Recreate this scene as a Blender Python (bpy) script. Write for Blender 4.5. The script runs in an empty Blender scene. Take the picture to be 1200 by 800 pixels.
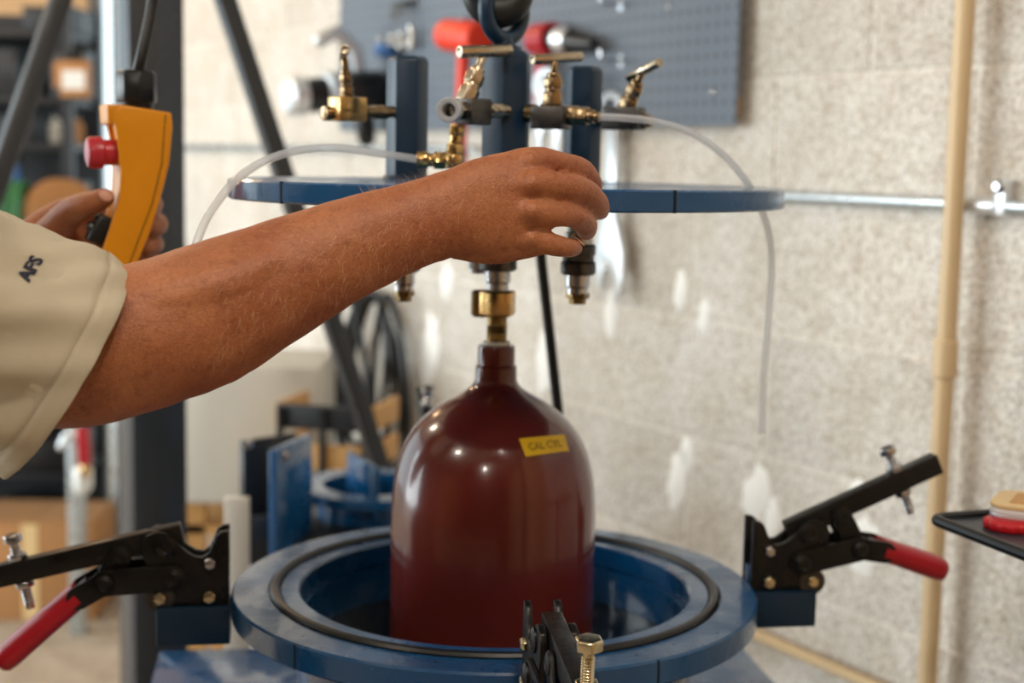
import bpy, bmesh, math, random
from mathutils import Vector, Matrix, noise
from mathutils.bvhtree import BVHTree

random.seed(7)
R = math.radians
V = Vector
PI = math.pi
sc = bpy.context.scene
COL = sc.collection

# ------------------------------------------------------------------ camera
H = 1.4886                     # eye height
PITCH, ROLL, FPX = 7.0, 1.15, 1733.3
cam_d = bpy.data.cameras.new('camera')
cam = bpy.data.objects.new('camera', cam_d)
COL.objects.link(cam)
sc.camera = cam
CAMR = Matrix.Rotation(R(90 - PITCH), 3, 'X') @ Matrix.Rotation(R(ROLL), 3, 'Z')
cam.matrix_world = Matrix.Translation((0, 0, H)) @ CAMR.to_4x4()
cam_d.sensor_width = 36
cam_d.lens = FPX / 1200 * 36
cam_d.clip_start = 0.05
cam_d.dof.use_dof = True
cam_d.dof.focus_distance = 1.10
cam_d.dof.aperture_fstop = 4.6

# ------------------------------------------------------------------ world, lights, exposure
w = bpy.data.worlds.new('world')
sc.world = w
w.use_nodes = True
bg = w.node_tree.nodes['Background']
bg.inputs[0].default_value = (0.80, 0.95, 1.0, 1)
bg.inputs[1].default_value = 1.9
sc.view_settings.view_transform = 'Standard'
sc.view_settings.look = 'None'
sc.view_settings.gamma = 1
sc.view_settings.use_curve_mapping = False
sc.view_settings.exposure = 0.0


def area(name, loc, target, sx, sy, power, color):
    l = bpy.data.lights.new(name, 'AREA')
    l.shape = 'RECTANGLE'
    l.size, l.size_y = sx, sy
    l.energy = power
    l.color = color
    o = bpy.data.objects.new(name, l)
    o.location = loc
    o.rotation_euler = (V(target) - V(loc)).to_track_quat('-Z', 'Y').to_euler()
    COL.objects.link(o)
    return o


# daylight through the wide side bay on the left
area('daylight_side_door', (-6.3, 1.9, 1.75), (0.0, 2.2, 1.5), 5.0, 3.0, 335, (0.90, 0.97, 1.0))

# ------------------------------------------------------------------ pixel helpers (1200 x 800 frame)
CAM0 = V((0, 0, H))


def ray(px, py):
    return CAMR @ V(((px - 600) / FPX, -(py - 400) / FPX, -1))


def at(px, py, y):
    d = ray(px, py)
    return CAM0 + d * (y / d.y)


def onz(px, py, z):
    d = ray(px, py)
    return CAM0 + d * ((z - H) / d.z)


WN = V((0.858, 0.5137, 0)).normalized()      # block wall: into the wall
WD = 1.582
WROT = math.atan2(-WN.x, WN.y)                # local x = right along the wall, local y = into the wall


def onwall(px, py, off=0.0):
    d = ray(px, py)
    return CAM0 + d * ((WD - off - WN.dot(CAM0)) / WN.dot(d))


# ------------------------------------------------------------------ materials
MATS = {}


def lin(c):
    return tuple((x / 255 / 12.92) if x / 255 <= 0.04045 else ((x / 255 + 0.055) / 1.055) ** 2.4 for x in c) + (1,)


def mat(name, rgb, rough=0.5, metal=0.0, var=0.12, scale=30, bump=0.0, bscale=200, coat=0.0, rvar=0.0,
        sss=0.0, trans=0.0, ior=1.45, alpha=1.0, spec=0.5, detail=4, emis=0.0, rscale=None):
    m = bpy.data.materials.new(name)
    m.use_nodes = True
    nt = m.node_tree
    N, L = nt.nodes, nt.links
    b = N['Principled BSDF']
    geo = N.new('ShaderNodeNewGeometry')
    no = N.new('ShaderNodeTexNoise')
    no.inputs['Scale'].default_value = scale
    no.inputs['Detail'].default_value = detail
    L.new(geo.outputs['Position'], no.inputs['Vector'])
    mx = N.new('ShaderNodeMix')
    mx.data_type = 'RGBA'
    c = lin(rgb)
    mx.inputs[6].default_value = tuple(max(0, x * (1 - var)) for x in c[:3]) + (1,)
    mx.inputs[7].default_value = tuple(min(1, x * (1 + var)) for x in c[:3]) + (1,)
    L.new(no.outputs['Fac'], mx.inputs[0])
    L.new(mx.outputs[2], b.inputs['Base Color'])
    b.inputs['Roughness'].default_value = rough
    b.inputs['Metallic'].default_value = metal
    b.inputs['Coat Weight'].default_value = coat
    b.inputs['Coat Roughness'].default_value = 0.04
    b.inputs['IOR'].default_value = ior
    b.inputs['Specular IOR Level'].default_value = spec
    b.inputs['Transmission Weight'].default_value = trans
    b.inputs['Alpha'].default_value = alpha
    if sss:
        b.inputs['Subsurface Weight'].default_value = sss
        b.inputs['Subsurface Radius'].default_value = (0.012, 0.005, 0.003)
        b.inputs['Subsurface Scale'].default_value = 0.6
    if rvar:
        n2 = N.new('ShaderNodeTexNoise')
        n2.inputs['Scale'].default_value = rscale or scale * 0.6
        L.new(geo.outputs['Position'], n2.inputs['Vector'])
        mr = N.new('ShaderNodeMapRange')
        mr.inputs[1].default_value = 0.35
        mr.inputs[2].default_value = 0.65
        mr.inputs[3].default_value = max(0.02, rough - rvar)
        mr.inputs[4].default_value = min(1, rough + rvar)
        L.new(n2.outputs['Fac'], mr.inputs[0])
        L.new(mr.outputs[0], b.inputs['Roughness'])
    if bump:
        n3 = N.new('ShaderNodeTexNoise')
        n3.inputs['Scale'].default_value = bscale
        n3.inputs['Detail'].default_value = 5
        L.new(geo.outputs['Position'], n3.inputs['Vector'])
        bp = N.new('ShaderNodeBump')
        bp.inputs['Strength'].default_value = bump
        bp.inputs['Distance'].default_value = 0.004
        L.new(n3.outputs['Fac'], bp.inputs['Height'])
        L.new(bp.outputs['Normal'], b.inputs['Normal'])
    if emis:
        b.inputs['Emission Color'].default_value = c
        b.inputs['Emission Strength'].default_value = emis
    MATS[name] = m
    return m


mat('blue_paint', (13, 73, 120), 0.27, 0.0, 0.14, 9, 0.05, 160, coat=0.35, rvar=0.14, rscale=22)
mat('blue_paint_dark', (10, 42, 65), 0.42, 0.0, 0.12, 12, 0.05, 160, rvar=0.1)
mat('black_paint', (25, 26, 28), 0.42, 0.0, 0.25, 40, 0.06, 300, rvar=0.1)
mat('black_steel', (34, 32, 31), 0.38, 0.45, 0.35, 60, 0.08, 300, rvar=0.12)
mat('black_rubber', (17, 17, 18), 0.38, 0.0, 0.2, 50)
mat('black_plastic', (20, 21, 23), 0.35, 0.0, 0.15, 40)
mat('zinc', (196, 196, 200), 0.24, 1.0, 0.12, 80, rvar=0.08)
mat('yellow_zinc', (200, 188, 156), 0.24, 1.0, 0.2, 90, rvar=0.08)
mat('steel', (176, 172, 166), 0.26, 1.0, 0.18, 80, rvar=0.1)
mat('dark_steel', (86, 84, 82), 0.36, 1.0, 0.3, 120, 0.1, 500, rvar=0.1)
mat('nickel', (182, 168, 146), 0.25, 1.0, 0.2, 80, rvar=0.1)
mat('bronze', (150, 128, 98), 0.27, 1.0, 0.3, 80, rvar=0.1)
mat('brass', (196, 162, 108), 0.25, 1.0, 0.25, 70, rvar=0.1)
mat('old_brass', (134, 110, 70), 0.36, 1.0, 0.35, 90, rvar=0.1)
mat('red_cylinder', (94, 35, 29), 0.17, 0.0, 0.10, 6, 0.02, 60, coat=0.35, rvar=0.06)
mat('yellow_tape', (226, 186, 22), 0.5, 0.0, 0.08, 60, 0.05, 400)
mat('tape_ink', (150, 118, 12), 0.6, 0.0, 0.1, 60)
mat('ptfe_white', (220, 216, 205), 0.5, 0.0, 0.08, 100, 0.2, 400)
mat('red_grip', (176, 24, 38), 0.38, 0.0, 0.10, 30, 0.03, 200)
mat('tube_clear', (232, 236, 240), 0.16, 0.0, 0.04, 20, trans=0.4, ior=1.3, alpha=0.52)
mat('pendant_yellow', (226, 146, 14), 0.33, 0.0, 0.06, 15, 0.04, 900)
mat('button_red', (186, 46, 60), 0.3, 0.0, 0.08, 30)
mat('shirt', (184, 175, 154), 0.85, 0.0, 0.05, 25, 0.12, 1200)
mat('trousers', (70, 74, 84), 0.85, 0.0, 0.08, 25, 0.1, 900)
mat('hair', (70, 52, 40), 0.6, 0.0, 0.3, 200, 0.3, 300)
mat('navy_thread', (30, 36, 58), 0.75, 0.0, 0.15, 300, 0.2, 1500)
mat('pvc_beige', (205, 178, 138), 0.42, 0.0, 0.05, 15)
mat('galvanised', (188, 196, 200), 0.33, 0.7, 0.12, 60, rvar=0.1)
mat('plaster', (242, 240, 234), 0.9, 0.0, 0.05, 60, 0.2, 200)
mat('grey_post', (58, 63, 70), 0.2, 0.1, 0.08, 8, 0.03, 200, rvar=0.08)
mat('brace_grey', (54, 57, 61), 0.36, 0.2, 0.12, 20, rvar=0.1)
mat('cabinet_white', (206, 202, 192), 0.5, 0.0, 0.04, 6)
mat('cardboard', (172, 124, 78), 0.85, 0.0, 0.1, 20, 0.1, 200)
mat('wood', (196, 150, 92), 0.6, 0.0, 0.15, 25, 0.1, 120)
mat('pale_wood', (222, 192, 140), 0.42, 0.0, 0.08, 40)
mat('white_plastic', (226, 228, 226), 0.35, 0.0, 0.04, 30)
mat('red_plastic', (196, 22, 34), 0.35, 0.0, 0.08, 60)
mat('orange_plastic', (232, 62, 34), 0.38, 0.0, 0.06, 30)
mat('blue_plastic', (60, 110, 170), 0.4, 0.0, 0.06, 30)
mat('green_hose', (52, 112, 66), 0.5, 0.0, 0.15, 40)
mat('tray_grey', (52, 58, 68), 0.35, 0.0, 0.08, 30)
mat('bright_metal', (222, 226, 230), 0.3, 0.6, 0.06, 60)
mat('dark_shelf', (36, 38, 42), 0.5, 0.0, 0.2, 20)
mat('tan_wall', (196, 160, 118), 0.9, 0.0, 0.08, 5, 0.1, 60)
mat('ceiling_paint', (186, 178, 164), 0.9, 0.0, 0.06, 3, 0.1, 40)
mat('nail', (206, 150, 128), 0.35, 0.0, 0.05, 60)
mat('lamp_glow', (255, 224, 180), 0.5, emis=22.0, var=0.0)
mat('slot_dark', (8, 14, 22), 0.7)
mat('eye_white', (235, 232, 226), 0.2)
mat('iris', (60, 70, 70), 0.2)
mat('outdoor_green', (120, 165, 92), 0.9, 0.0, 0.3, 2)
mat('outdoor_paving', (205, 205, 200), 0.9, 0.0, 0.1, 2)


def water_mat():
    m = mat('water', (120, 160, 185), 0.03, 0, 0.0, trans=1.0, ior=1.33)
    return m


water_mat()


def skin_mat():
    m = bpy.data.materials.new('skin')
    m.use_nodes = True
    nt = m.node_tree
    N, L = nt.nodes, nt.links
    b = N['Principled BSDF']
    geo = N.new('ShaderNodeNewGeometry')

    def nz(scale, detail, a, z, c0, c1):
        n = N.new('ShaderNodeTexNoise')
        n.inputs['Scale'].default_value = scale
        n.inputs['Detail'].default_value = detail
        L.new(geo.outputs['Position'], n.inputs['Vector'])
        r = N.new('ShaderNodeValToRGB')
        r.color_ramp.elements[0].position = a
        r.color_ramp.elements[1].position = z
        r.color_ramp.elements[0].color = c0
        r.color_ramp.elements[1].color = c1
        L.new(n.outputs['Fac'], r.inputs[0])
        return r, n
    r1, _ = nz(22, 4, 0.3, 0.7, lin((154, 89, 55)), lin((176, 113, 72)))
    r2, _ = nz(150, 3, 0.28, 0.46, lin((148, 74, 46)), (1, 1, 1, 1))
    r3, _ = nz(420, 2, 0.3, 0.6, (0.72, 0.62, 0.56, 1), (1, 1, 1, 1))
    m1 = N.new('ShaderNodeMix'); m1.data_type = 'RGBA'; m1.blend_type = 'MULTIPLY'; m1.inputs[0].default_value = 0.28
    L.new(r1.outputs[0], m1.inputs[6]); L.new(r2.outputs[0], m1.inputs[7])
    m2 = N.new('ShaderNodeMix'); m2.data_type = 'RGBA'; m2.blend_type = 'MULTIPLY'; m2.inputs[0].default_value = 0.6
    L.new(m1.outputs[2], m2.inputs[6]); L.new(r3.outputs[0], m2.inputs[7])
    L.new(m2.outputs[2], b.inputs['Base Color'])
    b.inputs['Roughness'].default_value = 0.5
    b.inputs['Subsurface Weight'].default_value = 0.12
    b.inputs['Subsurface Radius'].default_value = (0.012, 0.005, 0.003)
    b.inputs['Subsurface Scale'].default_value = 0.4
    n3 = N.new('ShaderNodeTexNoise'); n3.inputs['Scale'].default_value = 380; n3.inputs['Detail'].default_value = 6
    L.new(geo.outputs['Position'], n3.inputs['Vector'])
    n4 = N.new('ShaderNodeTexVoronoi'); n4.inputs['Scale'].default_value = 700
    L.new(geo.outputs['Position'], n4.inputs['Vector'])
    ad = N.new('ShaderNodeMath'); ad.operation = 'ADD'
    L.new(n3.outputs['Fac'], ad.inputs[0]); L.new(n4.outputs['Distance'], ad.inputs[1])
    bp = N.new('ShaderNodeBump'); bp.inputs['Strength'].default_value = 0.22; bp.inputs['Distance'].default_value = 0.002
    L.new(ad.outputs[0], bp.inputs['Height'])
    L.new(bp.outputs[0], b.inputs['Normal'])
    MATS['skin'] = m


skin_mat()


def block_mat(name, c_lo, c_hi, c_dark):
    m = bpy.data.materials.new(name)
    m.use_nodes = True
    nt = m.node_tree
    N, L = nt.nodes, nt.links
    b = N['Principled BSDF']
    geo = N.new('ShaderNodeNewGeometry')
    oi = N.new('ShaderNodeObjectInfo')
    n1 = N.new('ShaderNodeTexNoise'); n1.inputs['Scale'].default_value = 9; n1.inputs['Detail'].default_value = 5
    n2 = N.new('ShaderNodeTexNoise'); n2.inputs['Scale'].default_value = 190; n2.inputs['Detail'].default_value = 3
    n3 = N.new('ShaderNodeTexVoronoi'); n3.inputs['Scale'].default_value = 95
    n4 = N.new('ShaderNodeTexNoise'); n4.inputs['Scale'].default_value = 65; n4.inputs['Detail'].default_value = 6
    for n in (n1, n2, n3, n4):
        L.new(geo.outputs['Position'], n.inputs['Vector'])
    mx = N.new('ShaderNodeMix'); mx.data_type = 'RGBA'
    mx.inputs[6].default_value = lin(c_lo); mx.inputs[7].default_value = lin(c_hi)
    mr = N.new('ShaderNodeMapRange'); mr.inputs[1].default_value = 0.35; mr.inputs[2].default_value = 0.65
    L.new(n1.outputs['Fac'], mr.inputs[0]); L.new(mr.outputs[0], mx.inputs[0])
    r = N.new('ShaderNodeValToRGB')
    r.color_ramp.elements[0].position = 0.36; r.color_ramp.elements[1].position = 0.58
    r.color_ramp.elements[0].color = lin(c_dark); r.color_ramp.elements[1].color = (1, 1, 1, 1)
    L.new(n2.outputs['Fac'], r.inputs[0])
    mm = N.new('ShaderNodeMix'); mm.data_type = 'RGBA'; mm.blend_type = 'MULTIPLY'; mm.inputs[0].default_value = 0.55
    L.new(mx.outputs[2], mm.inputs[6]); L.new(r.outputs[0], mm.inputs[7])
    r4 = N.new('ShaderNodeValToRGB')
    r4.color_ramp.elements[0].position = 0.3; r4.color_ramp.elements[1].position = 0.5
    r4.color_ramp.elements[0].color = (0.62, 0.52, 0.42, 1); r4.color_ramp.elements[1].color = (1, 1, 1, 1)
    L.new(n4.outputs['Fac'], r4.inputs[0])
    m3 = N.new('ShaderNodeMix'); m3.data_type = 'RGBA'; m3.blend_type = 'MULTIPLY'; m3.inputs[0].default_value = 0.5
    L.new(mm.outputs[2], m3.inputs[6]); L.new(r4.outputs[0], m3.inputs[7])
    hs = N.new('ShaderNodeHueSaturation')
    mv = N.new('ShaderNodeMapRange'); mv.inputs[3].default_value = 0.93; mv.inputs[4].default_value = 1.05
    L.new(oi.outputs['Random'], mv.inputs[0]); L.new(mv.outputs[0], hs.inputs['Value'])
    L.new(m3.outputs[2], hs.inputs['Color'])
    L.new(hs.outputs[0], b.inputs['Base Color'])
    b.inputs['Roughness'].default_value = 0.92
    b.inputs['Specular IOR Level'].default_value = 0.25
    bp = N.new('ShaderNodeBump'); bp.inputs['Strength'].default_value = 0.5; bp.inputs['Distance'].default_value = 0.006
    sm = N.new('ShaderNodeMath'); sm.operation = 'ADD'
    L.new(n2.outputs['Fac'], sm.inputs[0]); L.new(n3.outputs['Distance'], sm.inputs[1])
    L.new(sm.outputs[0], bp.inputs['Height']); L.new(bp.outputs[0], b.inputs['Normal'])
    MATS[name] = m


block_mat('block_face', (218, 210, 198), (230, 225, 217), (150, 141, 131))
block_mat('mortar', (222, 215, 204), (232, 227, 219), (184, 174, 162))
block_mat('concrete_floor', (178, 160, 140), (200, 184, 164), (130, 118, 106))


def pegboard_mat():
    m = mat('pegboard_grey', (96, 106, 118), 0.5, 0.0, 0.06, 8)
    nt = m.node_tree
    N, L = nt.nodes, nt.links
    b = N['Principled BSDF']
    mx = [n for n in N if n.type == 'MIX'][0]
    tc = N.new('ShaderNodeTexCoord')
    sep = N.new('ShaderNodeSeparateXYZ')
    L.new(tc.outputs['Object'], sep.inputs[0])

    def M(op, a, bv=None):
        n = N.new('ShaderNodeMath'); n.operation = op
        if isinstance(a, (int, float)): n.inputs[0].default_value = a
        else: L.new(a, n.inputs[0])
        if bv is not None:
            if isinstance(bv, (int, float)): n.inputs[1].default_value = bv
            else: L.new(bv, n.inputs[1])
        return n.outputs[0]
    fx = M('SUBTRACT', M('FRACT', M('DIVIDE', sep.outputs[0], 0.0254)), 0.5)
    fz = M('SUBTRACT', M('FRACT', M('DIVIDE', sep.outputs[2], 0.0254)), 0.5)
    r2 = M('ADD', M('MULTIPLY', fx, fx), M('MULTIPLY', fz, fz))
    hole = M('LESS_THAN', r2, 0.03)
    m2 = N.new('ShaderNodeMix'); m2.data_type = 'RGBA'
    L.new(hole, m2.inputs[0]); L.new(mx.outputs[2], m2.inputs[6])
    m2.inputs[7].default_value = lin((54, 60, 68))
    L.new(m2.outputs[2], b.inputs['Base Color'])


pegboard_mat()


# ------------------------------------------------------------------ mesh builder
class MB:
    def __init__(s):
        s.v, s.f = [], []

    def add(s, vs, fs):
        o = len(s.v)
        s.v += [V(v) for v in vs]
        s.f += [[i + o for i in f] for f in fs]
        return s

    def box(s, c, size, rot=None):
        c = V(c); x, y, z = (k / 2 for k in size)
        vs = [V((sx * x, sy * y, sz * z)) for sx in (-1, 1) for sy in (-1, 1) for sz in (-1, 1)]
        if rot is not None: vs = [rot @ v for v in vs]
        return s.add([c + v for v in vs], [(0, 1, 3, 2), (4, 6, 7, 5), (0, 4, 5, 1), (2, 3, 7, 6), (0, 2, 6, 4), (1, 5, 7, 3)])

    def bar(s, p0, p1, wd, ht, up=(0, 0, 1)):
        p0, p1 = V(p0), V(p1)
        t = (p1 - p0).normalized()
        u = V(up); a = t.cross(u)
        if a.length < 1e-5: a = t.cross(V((1, 0, 0)))
        a.normalize(); b = a.cross(t).normalized()
        vs = []
        for p in (p0, p1):
            for i, j in ((-1, -1), (1, -1), (1, 1), (-1, 1)):
                vs.append(p + a * (i * wd / 2) + b * (j * ht / 2))
        return s.add(vs, [(3, 2, 1, 0), (4, 5, 6, 7), (0, 1, 5, 4), (1, 2, 6, 5), (2, 3, 7, 6), (3, 0, 4, 7)])

    def prism(s, poly, y0, y1):
        """polygon in x,z extruded along y"""
        n = len(poly)
        area2 = sum(poly[i][0] * poly[(i + 1) % n][1] - poly[(i + 1) % n][0] * poly[i][1] for i in range(n))
        if area2 < 0: poly = poly[::-1]
        vs = [V((x, y0, z)) for x, z in poly] + [V((x, y1, z)) for x, z in poly]
        fs = [list(range(n)), list(range(2 * n - 1, n - 1, -1))]
        for i in range(n):
            j = (i + 1) % n
            fs.append((j, i, i + n, j + n))
        return s.add(vs, fs)

    def rings(s, rings, cap0=True, cap1=True, close=False):
        n = len(rings[0])
        o = len(s.v)
        for r in rings: s.v += [V(p) for p in r]
        m = len(rings)
        for k in range(m if close else m - 1):
            a, b = o + k * n, o + ((k + 1) % m) * n
            for i in range(n):
                j = (i + 1) % n
                s.f.append([a + i, a + j, b + j, b + i])
        if not close:
            if cap0: s.f.append([o + i for i in range(n - 1, -1, -1)])
            if cap1: s.f.append([o + (m - 1) * n + i for i in range(n)])
        return s

    def lathe(s, prof, c=(0, 0, 0), axis=(0, 0, 1), n=32, cap=True, rot=0.0, close=False):
        c = V(c); t = V(axis).normalized()
        q = V((0, 0, 1)).rotation_difference(t)
        rs = []
        for r, z in prof:
            rs.append([c + q @ V((r * math.cos(2 * PI * i / n + rot), r * math.sin(2 * PI * i / n + rot), z)) for i in range(n)])
        return s.rings(rs, cap, cap, close)

    def cyl(s, p0, p1, r0, r1=None, n=20, rot=0.0):
        p0, p1 = V(p0), V(p1)
        return s.lathe([(r0, 0), (r0 if r1 is None else r1, (p1 - p0).length)], p0, p1 - p0, n, True, rot)

    def tube(s, path, rad, n=12, round_ends=False, close=False, ell=None):
        P = [V(p) for p in path]
        m = len(P)
        rad = [rad] * m if isinstance(rad, (int, float)) else list(rad)
        if round_ends:
            def ends(p, r, t):
                return [(p + t * r * math.sin(a), r * max(0.05, math.cos(a))) for a in (R(30), R(60), R(86))]
            t0 = (P[0] - P[1]).normalized(); t1 = (P[-1] - P[-2]).normalized()
            e0 = ends(P[0], rad[0], t0)[::-1]; e1 = ends(P[-1], rad[-1], t1)
            P = [e[0] for e in e0] + P + [e[0] for e in e1]
            rad = [e[1] for e in e0] + rad + [e[1] for e in e1]
            m = len(P)
        ts = []
        for i in range(m):
            if close: t = P[(i + 1) % m] - P[i - 1]
            else: t = P[min(i + 1, m - 1)] - P[max(i - 1, 0)]
            ts.append(t.normalized())
        ref = V((0, 1, 0)) if abs(ts[0].y) < 0.9 else V((0, 0, 1))
        a = (ref - ts[0] * ref.dot(ts[0])).normalized()
        rs = []
        for i in range(m):
            if i:
                q = ts[i - 1].rotation_difference(ts[i])
                a = q @ a
                a = (a - ts[i] * a.dot(ts[i])).normalized()
            b = ts[i].cross(a)
            ea, eb = (1, 1) if ell is None else ell
            rs.append([P[i] + (a * math.cos(2 * PI * k / n) * ea + b * math.sin(2 * PI * k / n) * eb) * rad[i] for k in range(n)])
        return s.rings(rs, True, True, close)

    def sphere(s, c, r, n=16, m=10):
        c = V(c)
        r = V((r, r, r)) if isinstance(r, (int, float)) else V(r)
        rs = []
        for k in range(m + 1):
            th = max(0.02, min(PI - 0.02, PI * k / m))
            rs.append([c + V((r.x * math.sin(th) * math.cos(2 * PI * i / n), r.y * math.sin(th) * math.sin(2 * PI * i / n), -r.z * math.cos(th))) for i in range(n)])
        return s.rings(rs)

    def xform(s, M):
        s.v = [M @ v for v in s.v]
        return s

    def build(s, name, m, parent=None, bevel=0.0, seg=2, smooth=True, angle=35, local=None):
        """local: a point subtracted from every vertex (the thing's base in world space)"""
        vs = s.v if local is None else [v - V(local) for v in s.v]
        me = bpy.data.meshes.new(name)
        me.from_pydata([tuple(v) for v in vs], [], s.f)
        if True:
            bm = bmesh.new(); bm.from_mesh(me)
            bmesh.ops.recalc_face_normals(bm, faces=bm.faces)
            if bevel:
                es = [e for e in bm.edges if len(e.link_faces) == 2 and e.calc_face_angle(0) > R(38)]
                bmesh.ops.bevel(bm, geom=es, offset=bevel, segments=seg, profile=0.5, affect='EDGES', clamp_overlap=True)
            bm.to_mesh(me); bm.free()
        if smooth:
            for p in me.polygons: p.use_smooth = True
            me.set_sharp_from_angle(angle=R(angle))
        me.materials.append(MATS[m])
        o = bpy.data.objects.new(name, me)
        COL.objects.link(o)
        if parent is not None: o.parent = parent
        return o


def thing(name, label, cat, loc=(0, 0, 0), rz=0.0, group=None, kind=None):
    o = bpy.data.objects.new(name, None)
    o.empty_display_size = 0.05
    COL.objects.link(o)
    o.location = loc
    o.rotation_euler = (0, 0, rz)
    o['label'] = label
    o['category'] = cat
    if group: o['group'] = group
    if kind: o['kind'] = kind
    return o


def tag(o, label, cat, group=None, kind=None):
    o['label'] = label
    o['category'] = cat
    if group: o['group'] = group
    if kind: o['kind'] = kind
    return o


def struct(o, label=None, cat=None):
    o['kind'] = 'structure'
    if label: o['label'] = label
    if cat: o['category'] = cat
    return o


def dup(o, parent):
    c = o.copy()
    COL.objects.link(c)
    c.parent = parent
    return c


def smooth_path(pts, k=8):
    """Catmull-Rom through points of any dimension"""
    P = [tuple(p) for p in pts]
    out = []
    n = len(P)
    for i in range(n - 1):
        p0, p1, p2, p3 = P[max(i - 1, 0)], P[i], P[i + 1], P[min(i + 2, n - 1)]
        for j in range(k):
            t = j / k
            out.append(tuple(0.5 * ((2 * b) + (-a + c) * t + (2 * a - 5 * b + 4 * c - d) * t * t + (-a + 3 * b - 3 * c + d) * t ** 3)
                             for a, b, c, d in zip(p0, p1, p2, p3)))
    out.append(P[-1])
    return out


def text_mesh(s, size, bold=0.018):
    cu = bpy.data.curves.new('lettering', 'FONT')
    cu.body = s
    cu.size = size
    cu.align_x = 'CENTER'
    cu.align_y = 'CENTER'
    cu.offset = size * bold
    cu.resolution_u = 3
    o = bpy.data.objects.new('lettering', cu)
    COL.objects.link(o)
    dg = bpy.context.evaluated_depsgraph_get()
    me = bpy.data.meshes.new_from_object(o.evaluated_get(dg))
    bpy.data.objects.remove(o)
    bm = bmesh.new(); bm.from_mesh(me)
    bmesh.ops.triangulate(bm, faces=bm.faces)
    for _ in range(2):
        es = [e for e in bm.edges if e.calc_length() > size * 0.12]
        if es: bmesh.ops.subdivide_edges(bm, edges=es, cuts=1)
    bmesh.ops.triangulate(bm, faces=bm.faces)
    vs = [v.co.copy() for v in bm.verts]
    fs = [[v.index for v in f.verts] for f in bm.faces]
    bm.free()
    return vs, fs


def hexa(mb, p0, p1, r, rot=0.0):
    return mb.cyl(p0, p1, r, r, 6, rot)

# ================================================================== THE SETTING
def wall_frame(p):
    """matrix of an object lying on the block wall at point p"""
    return Matrix.Translation(p) @ Matrix.Rotation(WROT, 4, 'Z')


WU = V((WN.y, -WN.x, 0))          # right along the wall
WP0 = WN * WD


def s_of(p):
    return (p - WP0).dot(WU)


CH, BL = 0.2032, 0.4064
S0, S1 = -5.24, 0.15
wall_right = struct(MB().box(((S0 + S1) / 2, 0.075, 1.525), (S1 - S0, 0.1474, 3.05)).build('wall_right', 'mortar'))
wall_right.location = WP0
wall_right.rotation_euler = (0, 0, WROT)
_bm = MB().box((0, 0.02, 0), (BL - 0.008, 0.041, CH - 0.008))
blk = _bm.build('block', 'block_face', wall_right, bevel=0.002, seg=1)
blk_mesh = blk.data
joint8 = s_of(onwall(1023, 40))
first = True
for k in range(15):
    ph = joint8 if k % 2 == 0 else joint8 + BL / 2
    a0 = ph - math.ceil((ph - S0) / BL) * BL
    n = int((S1 - a0) / BL) + 1
    for i in range(n):
        x0, x1 = a0 + i * BL, a0 + (i + 1) * BL
        c0, c1 = max(x0, S0), min(x1, S1)
        if c1 - c0 < 0.05: continue
        if first:
            o = blk; first = False
        else:
            o = bpy.data.objects.new('block', blk_mesh)
            COL.objects.link(o); o.parent = wall_right
        o.location = ((c0 + c1) / 2, random.uniform(-0.0008, 0.0008), (k + 0.5) * CH)
        o.scale = ((c1 - c0) / BL, 1, 1)

# smears of filler on the blocks
def patch(px, py, wpx, hpx, seed, tilt=0.0):
    p = onwall(px, py, 0.0)
    sc_ = (p - CAM0).length / FPX
    rnd = random.Random(seed)
    n = 18
    a, b = wpx * sc_ / 2 * 1.15, hpx * sc_ / 2
    out, inn = [], []
    for i in range(n):
        t = 2 * PI * i / n
        k = 1 + rnd.uniform(-0.22, 0.22)
        x, z = a * k * math.cos(t), b * k * math.sin(t)
        x += tilt * z
        out.append(V((x, 0, z))); inn.append(V((x * 0.85, -0.0022, z * 0.9)))
    mb = MB().rings([out, inn], cap0=False)
    o = mb.build('plaster_patch', 'plaster', wall_right, smooth=True, angle=80)
    q = Matrix.Rotation(-WROT, 4, 'Z') @ (p - WP0)
    o.location = (q.x, -0.0005, q.z)


for i, a in enumerate([(798, 340, 20, 50), (826, 372, 20, 44), (716, 368, 22, 56), (795, 560, 30, 78), (806, 530, 22, 40),
                       (886, 585, 38, 72), (1014, 640, 40, 70), (640, 420, 40, 90), (524, 330, 26, 46), (505, 410, 36, 90), (905, 610, 22, 50),
                       (1005, 580, 24, 40)]):
    patch(*a, seed=i, tilt=0.1)

fl = struct(MB().add([(-9, -5, 0), (3, -5, 0), (3, 9.5, 0), (-9, 9.5, 0), (-9, -5, -0.1), (3, -5, -0.1), (3, 9.5, -0.1), (-9, 9.5, -0.1)],
                     [(0, 1, 2, 3), (7, 6, 5, 4), (0, 4, 5, 1), (1, 5, 6, 2), (2, 6, 7, 3), (3, 7, 4, 0)]).build('floor', 'concrete_floor'))
struct(MB().box((-1.0, 1.2, 3.10), (6.6, 10.6, 0.1)).build('ceiling', 'ceiling_paint'))
mb = MB().box((-4.05, -2.2, 1.525), (0.1, 4.0, 3.05)).box((-4.05, 3.0, 3.0), (0.1, 6.4, 0.1))
struct(mb.build('wall_left', 'tan_wall'))
struct(MB().box((-0.9, -4.05, 1.525), (6.2, 0.1, 3.05)).build('wall_front_blocker', 'dark_shelf'))  # added out of view, dark, to keep sky light and reflections off the cylinder
struct(MB().box((1.62, -1.68, 1.525), (0.1, 4.64, 3.05)).build('wall_near_blocker', 'tan_wall'))  # added out of view to close the gap that mirrored sky in the cylinder
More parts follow.
